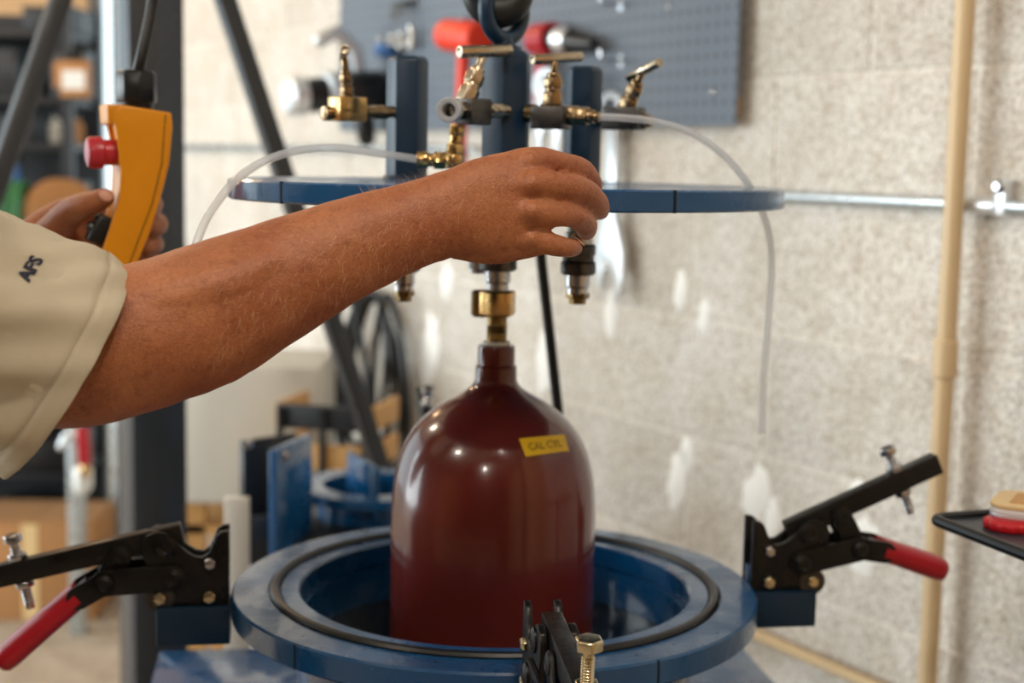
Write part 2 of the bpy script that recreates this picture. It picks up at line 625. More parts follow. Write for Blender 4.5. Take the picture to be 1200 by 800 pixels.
mb = MB().box((-2.53, 6.25, 1.525), (1.54, 0.1, 3.05)).box((-3.65, 6.25, 2.95), (0.7, 0.1, 0.2)).box((-1.45, 6.25, 2.78), (0.62, 0.1, 0.54))
struct(mb.build('wall_back', 'tan_wall'))
struct(MB().box((-1.735, 6.19, 1.26), (0.05, 0.06, 2.52)).box((-1.45, 6.19, 2.53), (0.62, 0.06, 0.05)).build('trim_1', 'grey_post', bevel=0.004))

# ------------------------------------------------------------------ pipes on the wall
def wall_tube(name, pts, r, m, label, cat, extra=None, n=14):
    """pts: wall-local (s, out, z)"""
    base = WP0 + WU * pts[0][0] - WN * pts[0][1] + V((0, 0, 0))
    t = thing(name, label, cat, (base.x, base.y, 0), WROT)
    P = [V((p[0] - pts[0][0], pts[0][1] - p[1], p[2])) for p in pts]
    MB().tube(P, r, n).build('pipe', m, t)
    return t, pts[0]


def wz(px, py, off=0.0):
    p = onwall(px, py, off)
    return s_of(p), p.z


sv, _ = wz(1109, 400, 0.040)
t, o0 = wall_tube('drain_pipe', [(sv, 0.040, 0.02), (sv, 0.040, 3.04)], 0.0135, 'pvc_beige',
                  'tall beige plastic pipe running floor to ceiling up the block wall', 'pipe')
zc = wz(1098, 415, 0.035)[1]
MB().lathe([(0.0145, -0.03), (0.0168, -0.027), (0.0168, 0.02), (0.0145, 0.023)], (0, 0, zc)).build('coupling', 'pvc_beige', t)
for z_ in (0.35, 2.55):
    MB().box((0, 0.02, z_), (0.05, 0.03, 0.02)).build('pipe_strap', 'galvanised', t, bevel=0.002)

s1_, z1_ = wz(1195, 243, 0.012); s2_, z2_ = wz(912, 229, 0.012); s3_, z3_ = wz(640, 210, 0.012)
s4_, z4_ = wz(345, 173, 0.012); s5_, z5_ = wz(205, 172, 0.012)
zr = (z1_ + z2_) / 2; zl = (z4_ + z5_) / 2
t, o0 = wall_tube('electrical_conduit', [(0.1, 0.012, zr), (s2_, 0.012, zr), (s3_ - 0.1, 0.012, zr), (s3_ - 0.3, 0.012, zl), (s4_, 0.012, zl), (S0 + 0.05, 0.012, zl)],
                  0.0095, 'galvanised', 'thin galvanised conduit running level along the block wall', 'conduit')
sx, zx = wz(1150, 241, 0.012)
MB().cyl((sx - 0.1 - 0.03, 0, zr), (sx - 0.1 + 0.03, 0, zr), 0.0122, n=16).build('coupling', 'bright_metal', t, bevel=0.001)
sx, zx = wz(1176, 235, 0.012)
MB().box((sx - 0.1, 0.001, zr + 0.012), (0.018, 0.02, 0.048)).build('strap', 'bright_metal', t, bevel=0.002)
MB().lathe([(0.010, 0), (0.010, 0.004), (0.005, 0.008)], (sx - 0.1, -0.009, zr + 0.026), (0, -1, 0), 12).build('screw', 'zinc', t)

sa, za = wz(895, 748, 0.02); sb, zb = wz(1000, 792, 0.02)
wall_tube('water_pipe', [(0.1, 0.02, (za + zb) / 2), (wz(600, 600, 0.02)[0], 0.02, (za + zb) / 2)], 0.0095, 'pvc_beige',
          'thin beige pipe running level low on the wall behind the blue tank', 'pipe')

# ------------------------------------------------------------------ pegboard
sr, zb_ = wz(862, 147, 0.03); sl, _ = wz(398, 60, 0.03)
pb = thing('pegboard', 'grey perforated pegboard panel mounted high on the block wall', 'pegboard', WP0 + WU * sl - WN * 0.03 + V((0, 0, zb_)), WROT)
PBW = sr - sl
pan = MB().box((PBW / 4 - 0.0005, 0.002, 0.4), (PBW / 2 - 0.001, 0.004, 0.8)).build('panel', 'pegboard_grey', pb, bevel=0.0008, seg=1)
p2 = dup(pan, pb); p2.location.x = PBW / 2
MB().box((PBW / 2, 0.017, 0.03), (PBW - 0.05, 0.026, 0.03)).build('batten', 'wood', pb)
MB().box((PBW / 2, 0.017, 0.7), (PBW - 0.05, 0.026, 0.03)).build('batten', 'wood', pb)
for px, py in ((835, 109), (785, 8), (727, 73)):
    s_, z_ = wz(px, py, 0.03)
    MB().lathe([(0.006, 0), (0.006, 0.002), (0.002, 0.005)], (s_ - sl, 0, z_ - zb_), (0, -1, 0), 10).build('screw', 'zinc', pb)


def pegthing(name, label, cat, px, py, off=0.03, group=None):
    """empty on the wall / board, local x right, -y out, z up; second value: metres per photo pixel there"""
    p = onwall(px, py, off)
    t = thing(name, label, cat, p, WROT, group)
    return t, (p - CAM0).length / FPX


# hammer, orange
t, k = pegthing('dead_blow_hammer', 'bright orange dead-blow hammer hanging on the pegboard', 'hammer', 543, 43, 0.075)
K = k * 1.13
MB().cyl((-36 * K, 0, 4 * K), (36 * K, 0, -4 * K), 16.5 * K, n=24).build('head', 'orange_plastic', t, bevel=0.006, seg=3)
MB().tube([(1 * K, 0, -10 * K), (-2 * K, 0, -70 * K), (-6 * K, 0, -160 * K)], [6.5 * K, 6.5 * K, 7.5 * K], 14, True).build('handle', 'orange_plastic', t)
MB().cyl((-4.6 * K, 0, -112 * K), (-6.1 * K, 0, -162 * K), 8.5 * K, n=14).build('grip', 'red_grip', t, bevel=0.003)
MB().tube([(0, -0.005, 18 * K), (0, 0.04, 17 * K)], 0.003, 8).build('peg_hook', 'zinc', t)
# red cordless ratchet lying on pegs
t, k = pegthing('cordless_ratchet', 'red and black cordless ratchet with silver collar on the pegboard', 'power tool', 650, 44, 0.06)
K = k * 1.15
MB().tube([(-36 * K, 0, 0), (-34 * K, 0, 0), (-4 * K, 0, -1 * K), (-2 * K, 0, -1 * K)], [13 * K, 16 * K, 17 * K, 15 * K], 18).build('body', 'red_grip', t)
MB().tube([(-2 * K, 0, -1 * K), (10 * K, 0, -3 * K)], 12 * K, 16).build('neck', 'black_plastic', t)
MB().tube([(10 * K, 0, -3 * K), (12 * K, 0, -3 * K), (32 * K, 0, -5 * K)], [12 * K, 14 * K, 10 * K], 16).build('collar', 'bright_metal', t)
MB().tube([(30 * K, 0, -5 * K), (40 * K, 0, -7 * K), (66 * K, 0, -10 * K), (72 * K, 0, -10 * K)], [12 * K, 9 * K, 7 * K, 5 * K], 16).build('nose', 'black_plastic', t)
MB().tube([(-22 * K, 0, -12 * K), (-24 * K, 0, -40 * K), (-22 * K, 0, -72 * K)], [7 * K, 8 * K, 9 * K], 14, True).build('grip', 'red_grip', t)
MB().tube([(0, -0.005, -14 * K), (0, 0.03, -14 * K)], 0.003, 8).build('peg_hook', 'zinc', t)
# grey air tool hung on the left end of the board, nose pointing out into the room
t, k = pegthing('air_impact_wrench', 'silver and black air tool at the left end of the pegboard', 'power tool', 448, 108, 0.03)
K = k * 1.05
ay = lambda u: (0, -u, -0.02 * u / 0.25)
MB().tube([ay(.0), ay(.012), ay(.10), ay(.115)], [20 * K, 24 * K, 25 * K, 21 * K], 22).build('body', 'black_plastic', t)
MB().tube([ay(.112), ay(.118), ay(.145), ay(.15)], [21 * K, 25 * K, 25 * K, 21 * K], 22).build('front_ring', 'bright_metal', t)
MB().tube([ay(.148), ay(.20)], [19 * K, 18 * K], 22).build('nose', 'black_plastic', t)
MB().tube([ay(.198), ay(.203), ay(.235), ay(.245)], [18 * K, 22 * K, 21 * K, 15 * K], 22).build('nose_ring', 'bright_metal', t)
MB().tube([(0, -0.06, 22 * K), (0, -0.07, 44 * K), (0, -0.12, 62 * K), (0, -0.16, 52 * K)], [7 * K, 8 * K, 9 * K, 8 * K], 14, True).build('hanger_loop', 'bright_metal', t)
MB().tube([(0, -0.05, -16 * K), (0, -0.045, -34 * K), (0, -0.04, -50 * K)], [11 * K, 11 * K, 10 * K], 14, True).build('grip', 'black_plastic', t)
# row of small sockets / bits
t0 = None
for i, (px, py, wpx, hpx) in enumerate([(446, 52, 8, 14), (459, 50, 8, 16), (470, 48, 9, 18), (482, 44, 9, 24)]):
    t, k = pegthing('socket', ['smallest', 'second smallest', 'second tallest', 'tallest'][i] + ' of four dull steel sockets on the pegboard above the blue post', 'socket', px, py, 0.05, 'sockets on the pegboard')
    K = k * 1.1
    MB().lathe([(wpx * .38 * K, -hpx / 2 * K), (wpx * .5 * K, -hpx / 2 * K + 0.002), (wpx * .5 * K, 0), (wpx * .42 * K, 2 * K), (wpx * .42 * K, hpx / 2 * K), (wpx * .25 * K, hpx / 2 * K), (wpx * .25 * K, 0)], n=16).build('shell', 'steel', t)
    MB().tube([(0, 0, -hpx * .2 * K), (0, 0.02, -hpx * .2 * K)], 0.002, 6).build('peg', 'zinc', t)
t, k = pegthing('tape_roll', 'small blue roll hanging beside the black air tool', 'tape', 452, 60, 0.06)
K = k * 1.1
MB().lathe([(6 * K, -5 * K), (12 * K, -5 * K), (12 * K, 5 * K), (6 * K, 5 * K)], (0, 0, 0), (0, 0.3, 1), 20, close=True).build('roll', 'blue_plastic', t)
MB().tube([(0, -0.01, 0), (0, 0.03, 0)], 0.003, 8).build('peg', 'zinc', t)
# peg hooks, empty
for i, (px, py, lb) in enumerate([(728, 6, 'empty steel peg hook near the top of the pegboard'), (728, 72, 'empty steel peg hook right of the cordless ratchet')]):
    t, k = pegthing('peg_hook', lb, 'hook', px, py, 0.03, 'empty peg hooks')
    MB().tube([(0, 0, 0.004), (0, -0.035, 0), (0, -0.045, 0.006), (0, -0.047, 0.018)], 0.003, 8, True).build('wire', 'zinc', t)
    MB().box((0, -0.001, 0), (0.014, 0.002, 0.02)).build('plate', 'zinc', t)
t, k = pegthing('wire_bracket', 'dark wire bracket at the top of the pegboard', 'bracket', 480, 14, 0.03)
for dx in (-12, 0, 12):
    MB().tube([(dx * k, 0, 10 * k), (dx * k, -0.03, 8 * k), (dx * k, -0.035, -10 * k)], 0.004, 8).build('wire', 'dark_steel', t)
MB().box((0, -0.003, 10 * k), (40 * k, 0.005, 8 * k)).build('plate', 'dark_steel', t)

# ------------------------------------------------------------------ wrenches on the wall
def wrench(px0, py0, px1, py1, label, off=0.03, flip=1):
    """combination wrench from ring end (px0,py0) to open jaw (px1,py1)"""
    a, b = onwall(px0, py0, off), onwall(px1, py1, off)
    t = thing('combination_wrench', label, 'wrench', a, WROT)
    d = Matrix.Rotation(-WROT, 4, 'Z') @ (b - a)
    L = d.length
    q = V((0, 0, -1)).rotation_difference(V((d.x, 0, d.z)).normalized())
    M4 = q.to_matrix().to_4x4()
    kx = 1.55
    w_ = 0.015 * kx
    MB().box((0, 0, -L / 2), (w_ * 1.5, 0.010, L * 0.84)).xform(M4).build('shank', 'bright_metal', t, bevel=0.003)
    ra = 0.028
    rg = MB().lathe([(ra * .6, -0.008), (ra, -0.008), (ra * 1.05, 0), (ra, 0.008), (ra * .6, 0.008)], (0, 0, 0), (0, 1, 0), 24, close=True)
    rg.xform(Matrix.Scale(1.3, 4, (1, 0, 0))).xform(M4).build('ring_end', 'bright_metal', t)
    j = [(-0.013, 0.10), (-0.027, 0.045), (-0.029, 0.0), (-0.024, -0.028), (-0.013, -0.038), (-0.012, -0.006), (-0.004, 0.006), (0.004, 0.006), (0.012, -0.006), (0.014, -0.05), (0.024, -0.045), (0.030, -0.008), (0.028, 0.04), (0.013, 0.10)]
    MB().prism([(x * kx * flip, -L + z) for x, z in j], -0.007, 0.007).xform(M4).build('open_jaw', 'bright_metal', t, bevel=0.002)
    MB().tube([(0, -0.012, ra * .5), (0, off, ra * .5)], 0.004, 8).build('nail', 'zinc', t)
    return t


wrench(718, 126, 715, 318, 'large bright steel wrench hanging jaw-down on the block wall')
wrench(641, 98, 643, 154, 'shorter bright steel wrench half hidden behind the right-hand valve and hand', 0.115)

# ================================================================== THE TEST RIG
RC = V((-0.012, 1.434, 0))            # axis of the tank
FZ = H - 0.42                         # top of the flange
# ------------------------------------------------------------------ water tank
jk = thing('water_jacket', 'round blue steel water tank with wide flange holding the red cylinder', 'tank', (RC.x, RC.y, 0))
fl_ = MB().lathe([(0.192, FZ - 0.022), (0.192, FZ - 0.002), (0.194, FZ), (0.2105, FZ), (0.2115, FZ - 0.004), (0.2225, FZ - 0.004), (0.2235, FZ), (0.2565, FZ), (0.2585, FZ - 0.002), (0.2585, FZ - 0.022), (0.2565, FZ - 0.024), (0.194, FZ - 0.024)],
                 n=128, close=True).build('flange', 'blue_paint', jk)
MB().lathe([(0.188, 0.46), (0.195, 0.46), (0.195, FZ - 0.024), (0.188, FZ - 0.024)], n=96, close=True).build('tank_wall', 'blue_paint', jk)
MB().cyl((0, 0, 0.45), (0, 0, 0.46), 0.195, n=64).build('tank_floor', 'blue_paint', jk)
path = [(0.217 * math.cos(2 * PI * i / 96), 0.217 * math.sin(2 * PI * i / 96), FZ - 0.0005) for i in range(96)]
MB().tube(path, 0.0052, 10, close=True).build('sealing_ring', 'black_rubber', jk)
WLZ = FZ - 0.062
wv = MB()
rs = []
for k, r in enumerate([0.1035, 0.12, 0.14, 0.16, 0.1875]):
    rs.append([V((r * math.cos(2 * PI * i / 64), r * math.sin(2 * PI * i / 64), WLZ + 0.0006 * math.sin(5 * i * 2 * PI / 64 + k * 2))) for i in range(64)])
rs2 = [[V((p.x, p.y, 0.47)) for p in r] for r in (rs[-1], rs[0])]
wv.rings(rs + rs2, close=True).build('water', 'water', jk)
for a in (-131.5, -56.5, 60, 140):
    MB().box((0.2579 * math.cos(R(a)), 0.2579 * math.sin(R(a)), FZ - 0.012), (0.0022, 0.0018, 0.0225), Matrix.Rotation(R(a), 3, 'Z')).build('seam', 'slot_dark', jk)
# beads of water on the flange
rnd = random.Random(3)
dr = MB()
for i in range(70):
    a = rnd.uniform(0, 2 * PI); r = rnd.uniform(0.228, 0.254); q = rnd.uniform(0.0005, 0.0012)
    dr.lathe([(q, 0), (q * .85, q * .22), (q * .4, q * .36)], (r * math.cos(a), r * math.sin(a), FZ), n=8)
dd = dr.build('water_drops', 'water', jk); dd['kind'] = 'stuff'
# deck plate and stand
DZ = H - 0.599
rot = Matrix.Rotation(R(8.7), 3, 'Z')
q = 0.358
outer = []
for i in range(64):
    a = 2 * PI * i / 64
    c_, s_ = math.cos(a), math.sin(a)
    m_ = max(abs(c_), abs(s_))
    outer.append(V((q * c_ / m_, q * s_ / m_, 0)))
inner = [V((0.199 * math.cos(2 * PI * i / 64), 0.199 * math.sin(2 * PI * i / 64), 0)) for i in range(64)]
MB().rings([[rot @ p + V((0, 0, DZ)) for p in inner], [rot @ p + V((0, 0, DZ)) for p in outer], [rot @ p + V((0, 0, DZ - 0.012)) for p in outer], [rot @ p + V((0, 0, DZ - 0.012)) for p in inner]], close=True).build('deck_plate', 'blue_paint', jk, bevel=0.002)
for sx, sy in ((1, 1), (1, -1), (-1, 1), (-1, -1)):
    p = rot @ V((0.30 * sx, 0.30 * sy, 0))
    MB().box((p.x, p.y, (DZ - 0.012) / 2), (0.05, 0.05, DZ - 0.012), rot).build('leg', 'blue_paint', jk, bevel=0.004)

# ------------------------------------------------------------------ red cylinder
cyl_t = thing('gas_cylinder', 'glossy dark red steel cylinder with domed shoulder standing in the blue tank', 'cylinder', (RC.x - 0.003, RC.y, 0.461))
zc0 = 0.461
prof_px = [(0.0174, -0.180), (0.0183, -0.182), (0.0183, -0.199), (0.0202, -0.2005), (0.0205, -0.214), (0.0235, -0.2195), (0.031, -0.2255), (0.047, -0.2345), (0.063, -0.2455), (0.0765, -0.2585), (0.0868, -0.274), (0.0935, -0.291),
           (0.0985, -0.313), (0.1008, -0.338), (0.1012, -0.365), (0.1012, H * -1 + zc0 + 0.03), (0.094, -H + zc0 + 0.006), (0.08, -H + zc0 + 0.0)]
prof = [(0.094, 0.006), (0.1012, 0.03), (0.1012, H - 0.365 - zc0)] + [(r, z + H - zc0) for r, z in prof_px[:14][::-1]]
prof_s = [prof[0], prof[1]] + [(r, z) for r, z in smooth_path(prof[2:13], 4)] + prof[13:]
cb = MB().lathe([(0.078, 0.0)] + prof_s, n=96).build('cylinder_body', 'red_cylinder', cyl_t, angle=50)


def prof_r(z):
    P = sorted([(b, a) for a, b in prof_s])
    for (z0, r0), (z1, r1) in zip(P, P[1:]):
        if z0 <= z <= z1: return r0 + (r1 - r0) * (z - z0) / max(1e-9, z1 - z0)
    return 0.1


CB = V(cyl_t.location)
DOME = BVHTree.FromPolygons([tuple(v.co + CB) for v in cb.data.vertices], [tuple(p.vertices) for p in cb.data.polygons])


def hit(bvh, px, py, off):
    d = ray(px, py).normalized()
    loc, nor, idx, dist = bvh.ray_cast(CAM0, d)
    if loc is None: return None
    if nor.dot(d) > 0: nor = -nor
    return loc + nor * off


quad = [(608, 514), (661, 509), (666, 528), (616, 535)]
g = []
NX, NY = 10, 5
for j in range(NY + 1):
    for i in range(NX + 1):
        u, v = i / NX, j / NY
        a = V(quad[0]).lerp(V(quad[1]), u); b = V(quad[3]).lerp(V(quad[2]), u)
        p = a.lerp(b, v)
        g.append(p)
mbt = MB()
top = [hit(DOME, p.x, p.y, 0.0006) - CB for p in g]
bot = [hit(DOME, p.x, p.y, 0.00005) - CB for p in g]
fs = []
W1 = NX + 1
for j in range(NY):
    for i in range(NX):
        a = j * W1 + i
        fs.append((a, a + 1, a + 1 + W1, a + W1))
n0 = len(g)
border = [i for i in range(W1)] + [j * W1 + NX for j in range(1, NY + 1)] + [NY * W1 + i for i in range(NX - 1, -1, -1)] + [j * W1 for j in range(NY - 1, 0, -1)]
fs2 = [tuple(n0 + k for k in f[::-1]) for f in fs]
for i in range(len(border)):
    a, b = border[i], border[(i + 1) % len(border)]
    fs2.append((a, b, b + n0, a + n0))
mbt.add(top + bot, fs + fs2)
tape = mbt.build('tape_label', 'yellow_tape', cyl_t, angle=60)
vs, fs = text_mesh('CAL CYL', 1.0)
xs = [v.x for v in vs]; ys = [v.y for v in vs]
x0, x1, y0, y1 = min(xs), max(xs), min(ys), max(ys)
out = []
for v in vs:
    u = 0.14 + 0.74 * (v.x - x0) / (x1 - x0)
    t_ = 0.72 - 0.44 * (v.y - y0) / (y1 - y0)
    a = V(quad[0]).lerp(V(quad[1]), u); b = V(quad[3]).lerp(V(quad[2]), u)
    p = a.lerp(b, t_)
    out.append(hit(DOME, p.x, p.y, 0.0009) - CB)
MB().add(out, fs).build('lettering', 'tape_ink', tape)
# brass nipple and adaptor screwed into the neck
zn = H - 0.180 - zc0
MB().cyl((0, 0, zn), (0, 0, zn + 0.004), 0.0135, n=24).build('thread_tape', 'ptfe_white', cyl_t, bevel=0.001)
br = MB().lathe([(0.0098, zn + 0.004), (0.0098, zn + 0.012), (0.0104, zn + 0.013), (0.0094, zn + 0.0145), (0.0104, zn + 0.016), (0.0094, zn + 0.0175), (0.0104, zn + 0.019), (0.0096, zn + 0.0205), (0.0096, zn + 0.030)], n=28)
br.build('brass_nipple', 'old_brass', cyl_t)
hx = MB().lathe([(0.0135, zn + 0.028), (0.0182, zn + 0.031), (0.0182, zn + 0.052), (0.0165, zn + 0.054)], n=6, rot=R(12))
hx.build('hex_adaptor', 'brass', cyl_t, bevel=0.0008)
hx = MB().lathe([(0.010, 0), (0.0125, 0.002), (0.0125, 0.024), (0.010, 0.026)], (-0.0145, 0.008, zn + 0.027), n=6, rot=R(40))
hx.build('side_adaptor', 'old_brass', cyl_t, bevel=0.0006)

# ------------------------------------------------------------------ sealing head (lid) hanging from the hoist
PT, PBZ = H - 0.022, H - 0.0405
LC = V((RC.x + 0.004, RC.y, 0))
hd = thing('sealing_head', 'round blue steel lid plate with three posts and valves hanging over the tank', 'lid', (LC.x, LC.y, PBZ))
Z0 = -PBZ


def L_(p):
    return V(p) - V((LC.x, LC.y, PBZ))


MB().lathe([(0.2625, 0.0), (0.2645, 0.0015), (0.2645, PT - PBZ - 0.0015), (0.2625, PT - PBZ)], n=160).build('plate', 'blue_paint', hd)
for a in (-135.5, -58.5, 50, 130):
    MB().box((0.2639 * math.cos(R(a)), 0.2639 * math.sin(R(a)), 0.00925), (0.0022, 0.0024, 0.0188), Matrix.Rotation(R(a), 3, 'Z')).build('seam', 'slot_dark', hd)
pt = PT - PBZ


def post(px, Yp, r, ztop, rot_, name='post'):
    p = L_(at(px, 130, Yp))
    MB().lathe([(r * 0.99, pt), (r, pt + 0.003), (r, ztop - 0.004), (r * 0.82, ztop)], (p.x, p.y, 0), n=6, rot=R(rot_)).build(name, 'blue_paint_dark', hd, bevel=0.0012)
    MB().lathe([(r * 1.22, pt), (r * 1.05, pt + 0.004)], (p.x, p.y, 0), n=24).build('weld_bead', 'blue_paint_dark', hd)
    return p


pL = post(477, 1.52, 0.0215, L_(at(477, 66, 1.52)).z, 3)
pC = post(593, 1.434, 0.0245, L_(at(594, 60, 1.434)).z, 22)
pR = post(683, 1.52, 0.0195, L_(at(683, 78, 1.52)).z, -10)
# lifting eye on the middle post
ec = L_(at(591, 12, 1.434))
q_ = Matrix.Rotation(R(48), 3, 'Z')
path = [ec + q_ @ V((0.0255 * math.cos(2 * PI * i / 40), 0, 0.0265 * math.sin(2 * PI * i / 40))) for i in range(40)]
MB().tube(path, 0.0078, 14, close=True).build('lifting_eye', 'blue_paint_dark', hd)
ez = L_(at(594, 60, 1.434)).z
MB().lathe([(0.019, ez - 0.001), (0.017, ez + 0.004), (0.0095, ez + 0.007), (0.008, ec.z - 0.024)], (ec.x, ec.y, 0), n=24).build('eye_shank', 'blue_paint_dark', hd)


def fitting(mb, p0, p1, secs):
    """secs: list of (fraction0, fraction1, radius, sides)"""
    p0, p1 = V(p0), V(p1)
    for a, b, r, n in secs:
        mb.cyl(p0.lerp(p1, a), p0.lerp(p1, b), r, r, n, 0.3)
    return mb


def valve(px, py, Y, bw, bh, body_mat, ax0, ax1, stem, handle, hr, fit_mat='nickel', secs=None, hmat='nickel', sr=1.0):
    """px,py centre of the block; ax0, ax1: ends (px,py,Y) of the pipe run; stem: list of (px,py,Y); handle: two (px,py,Y)"""
    c = L_(at(px, py, Y))
    k = (at(px, py, Y) - CAM0).length / FPX
    a, b = L_(at(*ax0)), L_(at(*ax1))
    ang = math.atan2((b - a).y, (b - a).x)
    body = MB().box((0, 0, 0), (bw * k, 0.022, bh * k), None).xform(Matrix.Translation(c) @ Matrix.Rotation(ang, 4, 'Z')).build('needle_valve', body_mat, hd, bevel=0.0015)
    fitting(MB(), a, b, secs or [(0, .14, .0082, 6), (.12, .3, .006, 16), (.28, .72, .0078, 16), (.7, .84, .0085, 6), (.82, 1, .0064, 16)]).build('pipe_fitting', fit_mat, body, bevel=0.0006)
    st = [L_(at(*s)) for s in stem]
    d = (st[-1] - st[0])
    fitting(MB(), st[0], st[-1], [(0, .30, .0098 * sr, 6), (.28, .42, .0075 * sr, 16), (.40, .62, .0092 * sr, 6), (.6, .74, .0066 * sr, 16), (.7, 1.0, .0036, 12)]).build('bonnet', fit_mat, body, bevel=0.0006)
    h0, h1 = L_(at(*handle[0])), L_(at(*handle[1]))
    MB().lathe([(hr * .62, 0.0012), (hr * .62, 0), (hr, 0), (hr, (h1 - h0).length), (hr * .62, (h1 - h0).length), (hr * .62, (h1 - h0).length - 0.0012)], h0, h1 - h0, 20).build('bar_handle', hmat, body, bevel=0.0005)
    return body


def ppl(p):  # nothing
    return p


valve(407, 128, 1.46, 38, 28, 'brass', (379, 133, 1.45), (466, 131, 1.51), [(407, 115, 1.46), (404, 70, 1.455)], [(404, 58, 1.425), (402, 72, 1.485)], 0.0046, 'bronze', sr=0.72,
      secs=[(0, .2, .0072, 16), (.18, .34, .0058, 16), (.5, .68, .0062, 16), (.66, .84, .0076, 6), (.82, 1, .0058, 16)])
v2 = valve(555, 131, 1.375, 34, 30, 'dark_steel', (515, 129, 1.345), (594, 130, 1.41), [(545, 120, 1.372), (566, 66, 1.385)], [(538, 61, 1.37), (598, 59, 1.40)], 0.0058, 'nickel',
      secs=[(.1, .34, .0092, 6), (.34, .72, .009, 16), (.7, .9, .0078, 6), (.88, 1, .0062, 16)])
valve(646, 138, 1.40, 42, 26, 'dark_steel', (608, 132, 1.425), (703, 137, 1.385), [(647, 124, 1.40), (650, 72, 1.40)], [(624, 70, 1.39), (681, 66, 1.42)], 0.0048, 'bronze',
      secs=[(.10, .22, .0088, 16), (.2, .32, .0074, 16), (.3, .46, .0105, 16), (.45, .56, .009, 16), (.55, .74, .0098, 6), (.73, .86, .0092, 6), (.85, .93, .0066, 16), (.92, 1, .005, 16)])
valve(731, 139, 1.50, 46, 26, 'dark_steel', (694, 140, 1.52), (764, 142, 1.49), [(733, 128, 1.50), (753, 84, 1.49)], [(737, 92, 1.505), (773, 73, 1.47)], 0.0046, 'bronze',
      secs=[(0, .2, .0064, 16), (.2, .8, .0086, 6), (.8, .92, .008, 16), (.92, 1, .0062, 16)])
a = L_(at(530, 129, 1.352)); dv = (L_(at(517, 129, 1.305)) - a).normalized()
MB().lathe([(0.0060, 0.006), (0.0060, 0.0165), (0.0070, 0.018), (0.0106, 0.018), (0.0112, 0.0165), (0.0112, 0.004), (0.009, -0.004), (0.0, -0.004), (0.0, 0.006)], a, dv, 28, cap=False).build('open_port', 'bright_metal', v2)
# brass elbow below the second valve, where the left tube starts
eb = MB()
a = L_(at(536, 146, 1.385)); b = L_(at(531, 196, 1.385))
fitting(eb, a, b, [(0, .25, .0078, 6), (.22, .5, .0062, 16), (.46, .78, .0085, 6), (.7, 1.0, .0092, 16)])
a = L_(at(538, 188, 1.385)); b = L_(at(489, 187, 1.385))
fitting(eb, a, b, [(0, .4, .0078, 16), (.35, .6, .0088, 6), (.58, .76, .0062, 16), (.74, 1.0, .0080, 16)])
eb.build('brass_elbow', 'brass', hd, bevel=0.0005)
# quick couplings below the plate
def coupling(p, ztop, zbot, sc_=1.0, tip=True, name='quick_coupling'):
    """p: head-local x,y; ztop..zbot head-local"""
    Lz = ztop - zbot
    o = MB().lathe([(0.0118 * sc_, 0), (0.0118 * sc_, -Lz * .28), (0.0140 * sc_, -Lz * .29), (0.0140 * sc_, -Lz * .40)], (p.x, p.y, ztop), n=28).build(name, 'steel', hd)
    pr = [(0.0150 * sc_, -Lz * .40), (0.0172 * sc_, -Lz * .42), (0.0172 * sc_, -Lz * .50), (0.0158 * sc_, -Lz * .52), (0.0158 * sc_, -Lz * .57), (0.0176 * sc_, -Lz * .59), (0.0176 * sc_, -Lz * .69), (0.0150 * sc_, -Lz * .71)]
    MB().lathe(pr, (p.x, p.y, ztop), n=36).build('knurled_sleeve', 'dark_steel', o)
    pr = [(0.0122 * sc_, -Lz * .70), (0.0122 * sc_, -Lz * .82), (0.0105 * sc_, -Lz * .84), (0.0105 * sc_, -Lz * .90)]
    MB().lathe(pr, (p.x, p.y, ztop), n=28).build('collar', 'zinc', o)
    if tip:
        MB().lathe([(0.0075 * sc_, -Lz * .88), (0.0118 * sc_, -Lz * .89), (0.0118 * sc_, -Lz * .94), (0.0088 * sc_, -Lz * .95), (0.0082 * sc_, -Lz * 1.0), (0.005 * sc_, -Lz)], (p.x, p.y, ztop), n=6).build('brass_tip', 'old_brass', o)
    return o


zt = H - 0.180 + 0.054 - PBZ          # top of the hex adaptor
cp = V((RC.x - 0.003, RC.y, 0)) - V((LC.x, LC.y, 0))
coupling(cp, 0.0, zt - 0.0085, 1.05, False)
coupling(cp + V((-0.0185, 0.028, 0)), 0.0, zt + 0.006, 0.95, False)
c = L_(at(678, 300, 1.44)); coupling(c, 0.0, L_(at(678, 356, 1.44)).z, 0.98)
c = L_(at(474, 300, 1.47)); coupling(c, 0.0, L_(at(474, 353, 1.47)).z, 0.9)

# ------------------------------------------------------------------ hoist hook and chain
hk = thing('hoist_hook', 'black steel hoist hook holding the blue lifting eye', 'hook', at(584, -14, 1.434))
pts = []
for i in range(25):
    a = R(200 + i * (420 - 200) / 24 - 20)
    pts.append(V((0.0215 * math.cos(a), 0, 0.0215 * math.sin(a))))
rr = [0.0172 - 0.006 * abs(i - 9) / 15 for i in range(25)]
pts = [V((-0.004, 0, 0.075)), V((-0.012, 0, 0.055)), V((-0.022, 0, 0.03))] + pts
rr = [0.012, 0.0125, 0.013] + rr
MB().tube(pts, rr, 18, True, ell=(1.0, 1.0)).build('hook', 'black_paint', hk)
MB().cyl((-0.004, 0, 0.07), (-0.004, 0, 0.12), 0.022, n=24).build('swivel', 'black_paint', hk, bevel=0.004)
MB().bar((-0.012, 0, 0.062), (0.02, 0, 0.018), 0.012, 0.003, (0, 1, 0)).build('latch', 'zinc', hk, bevel=0.001)
zz = 0.122
i = 0
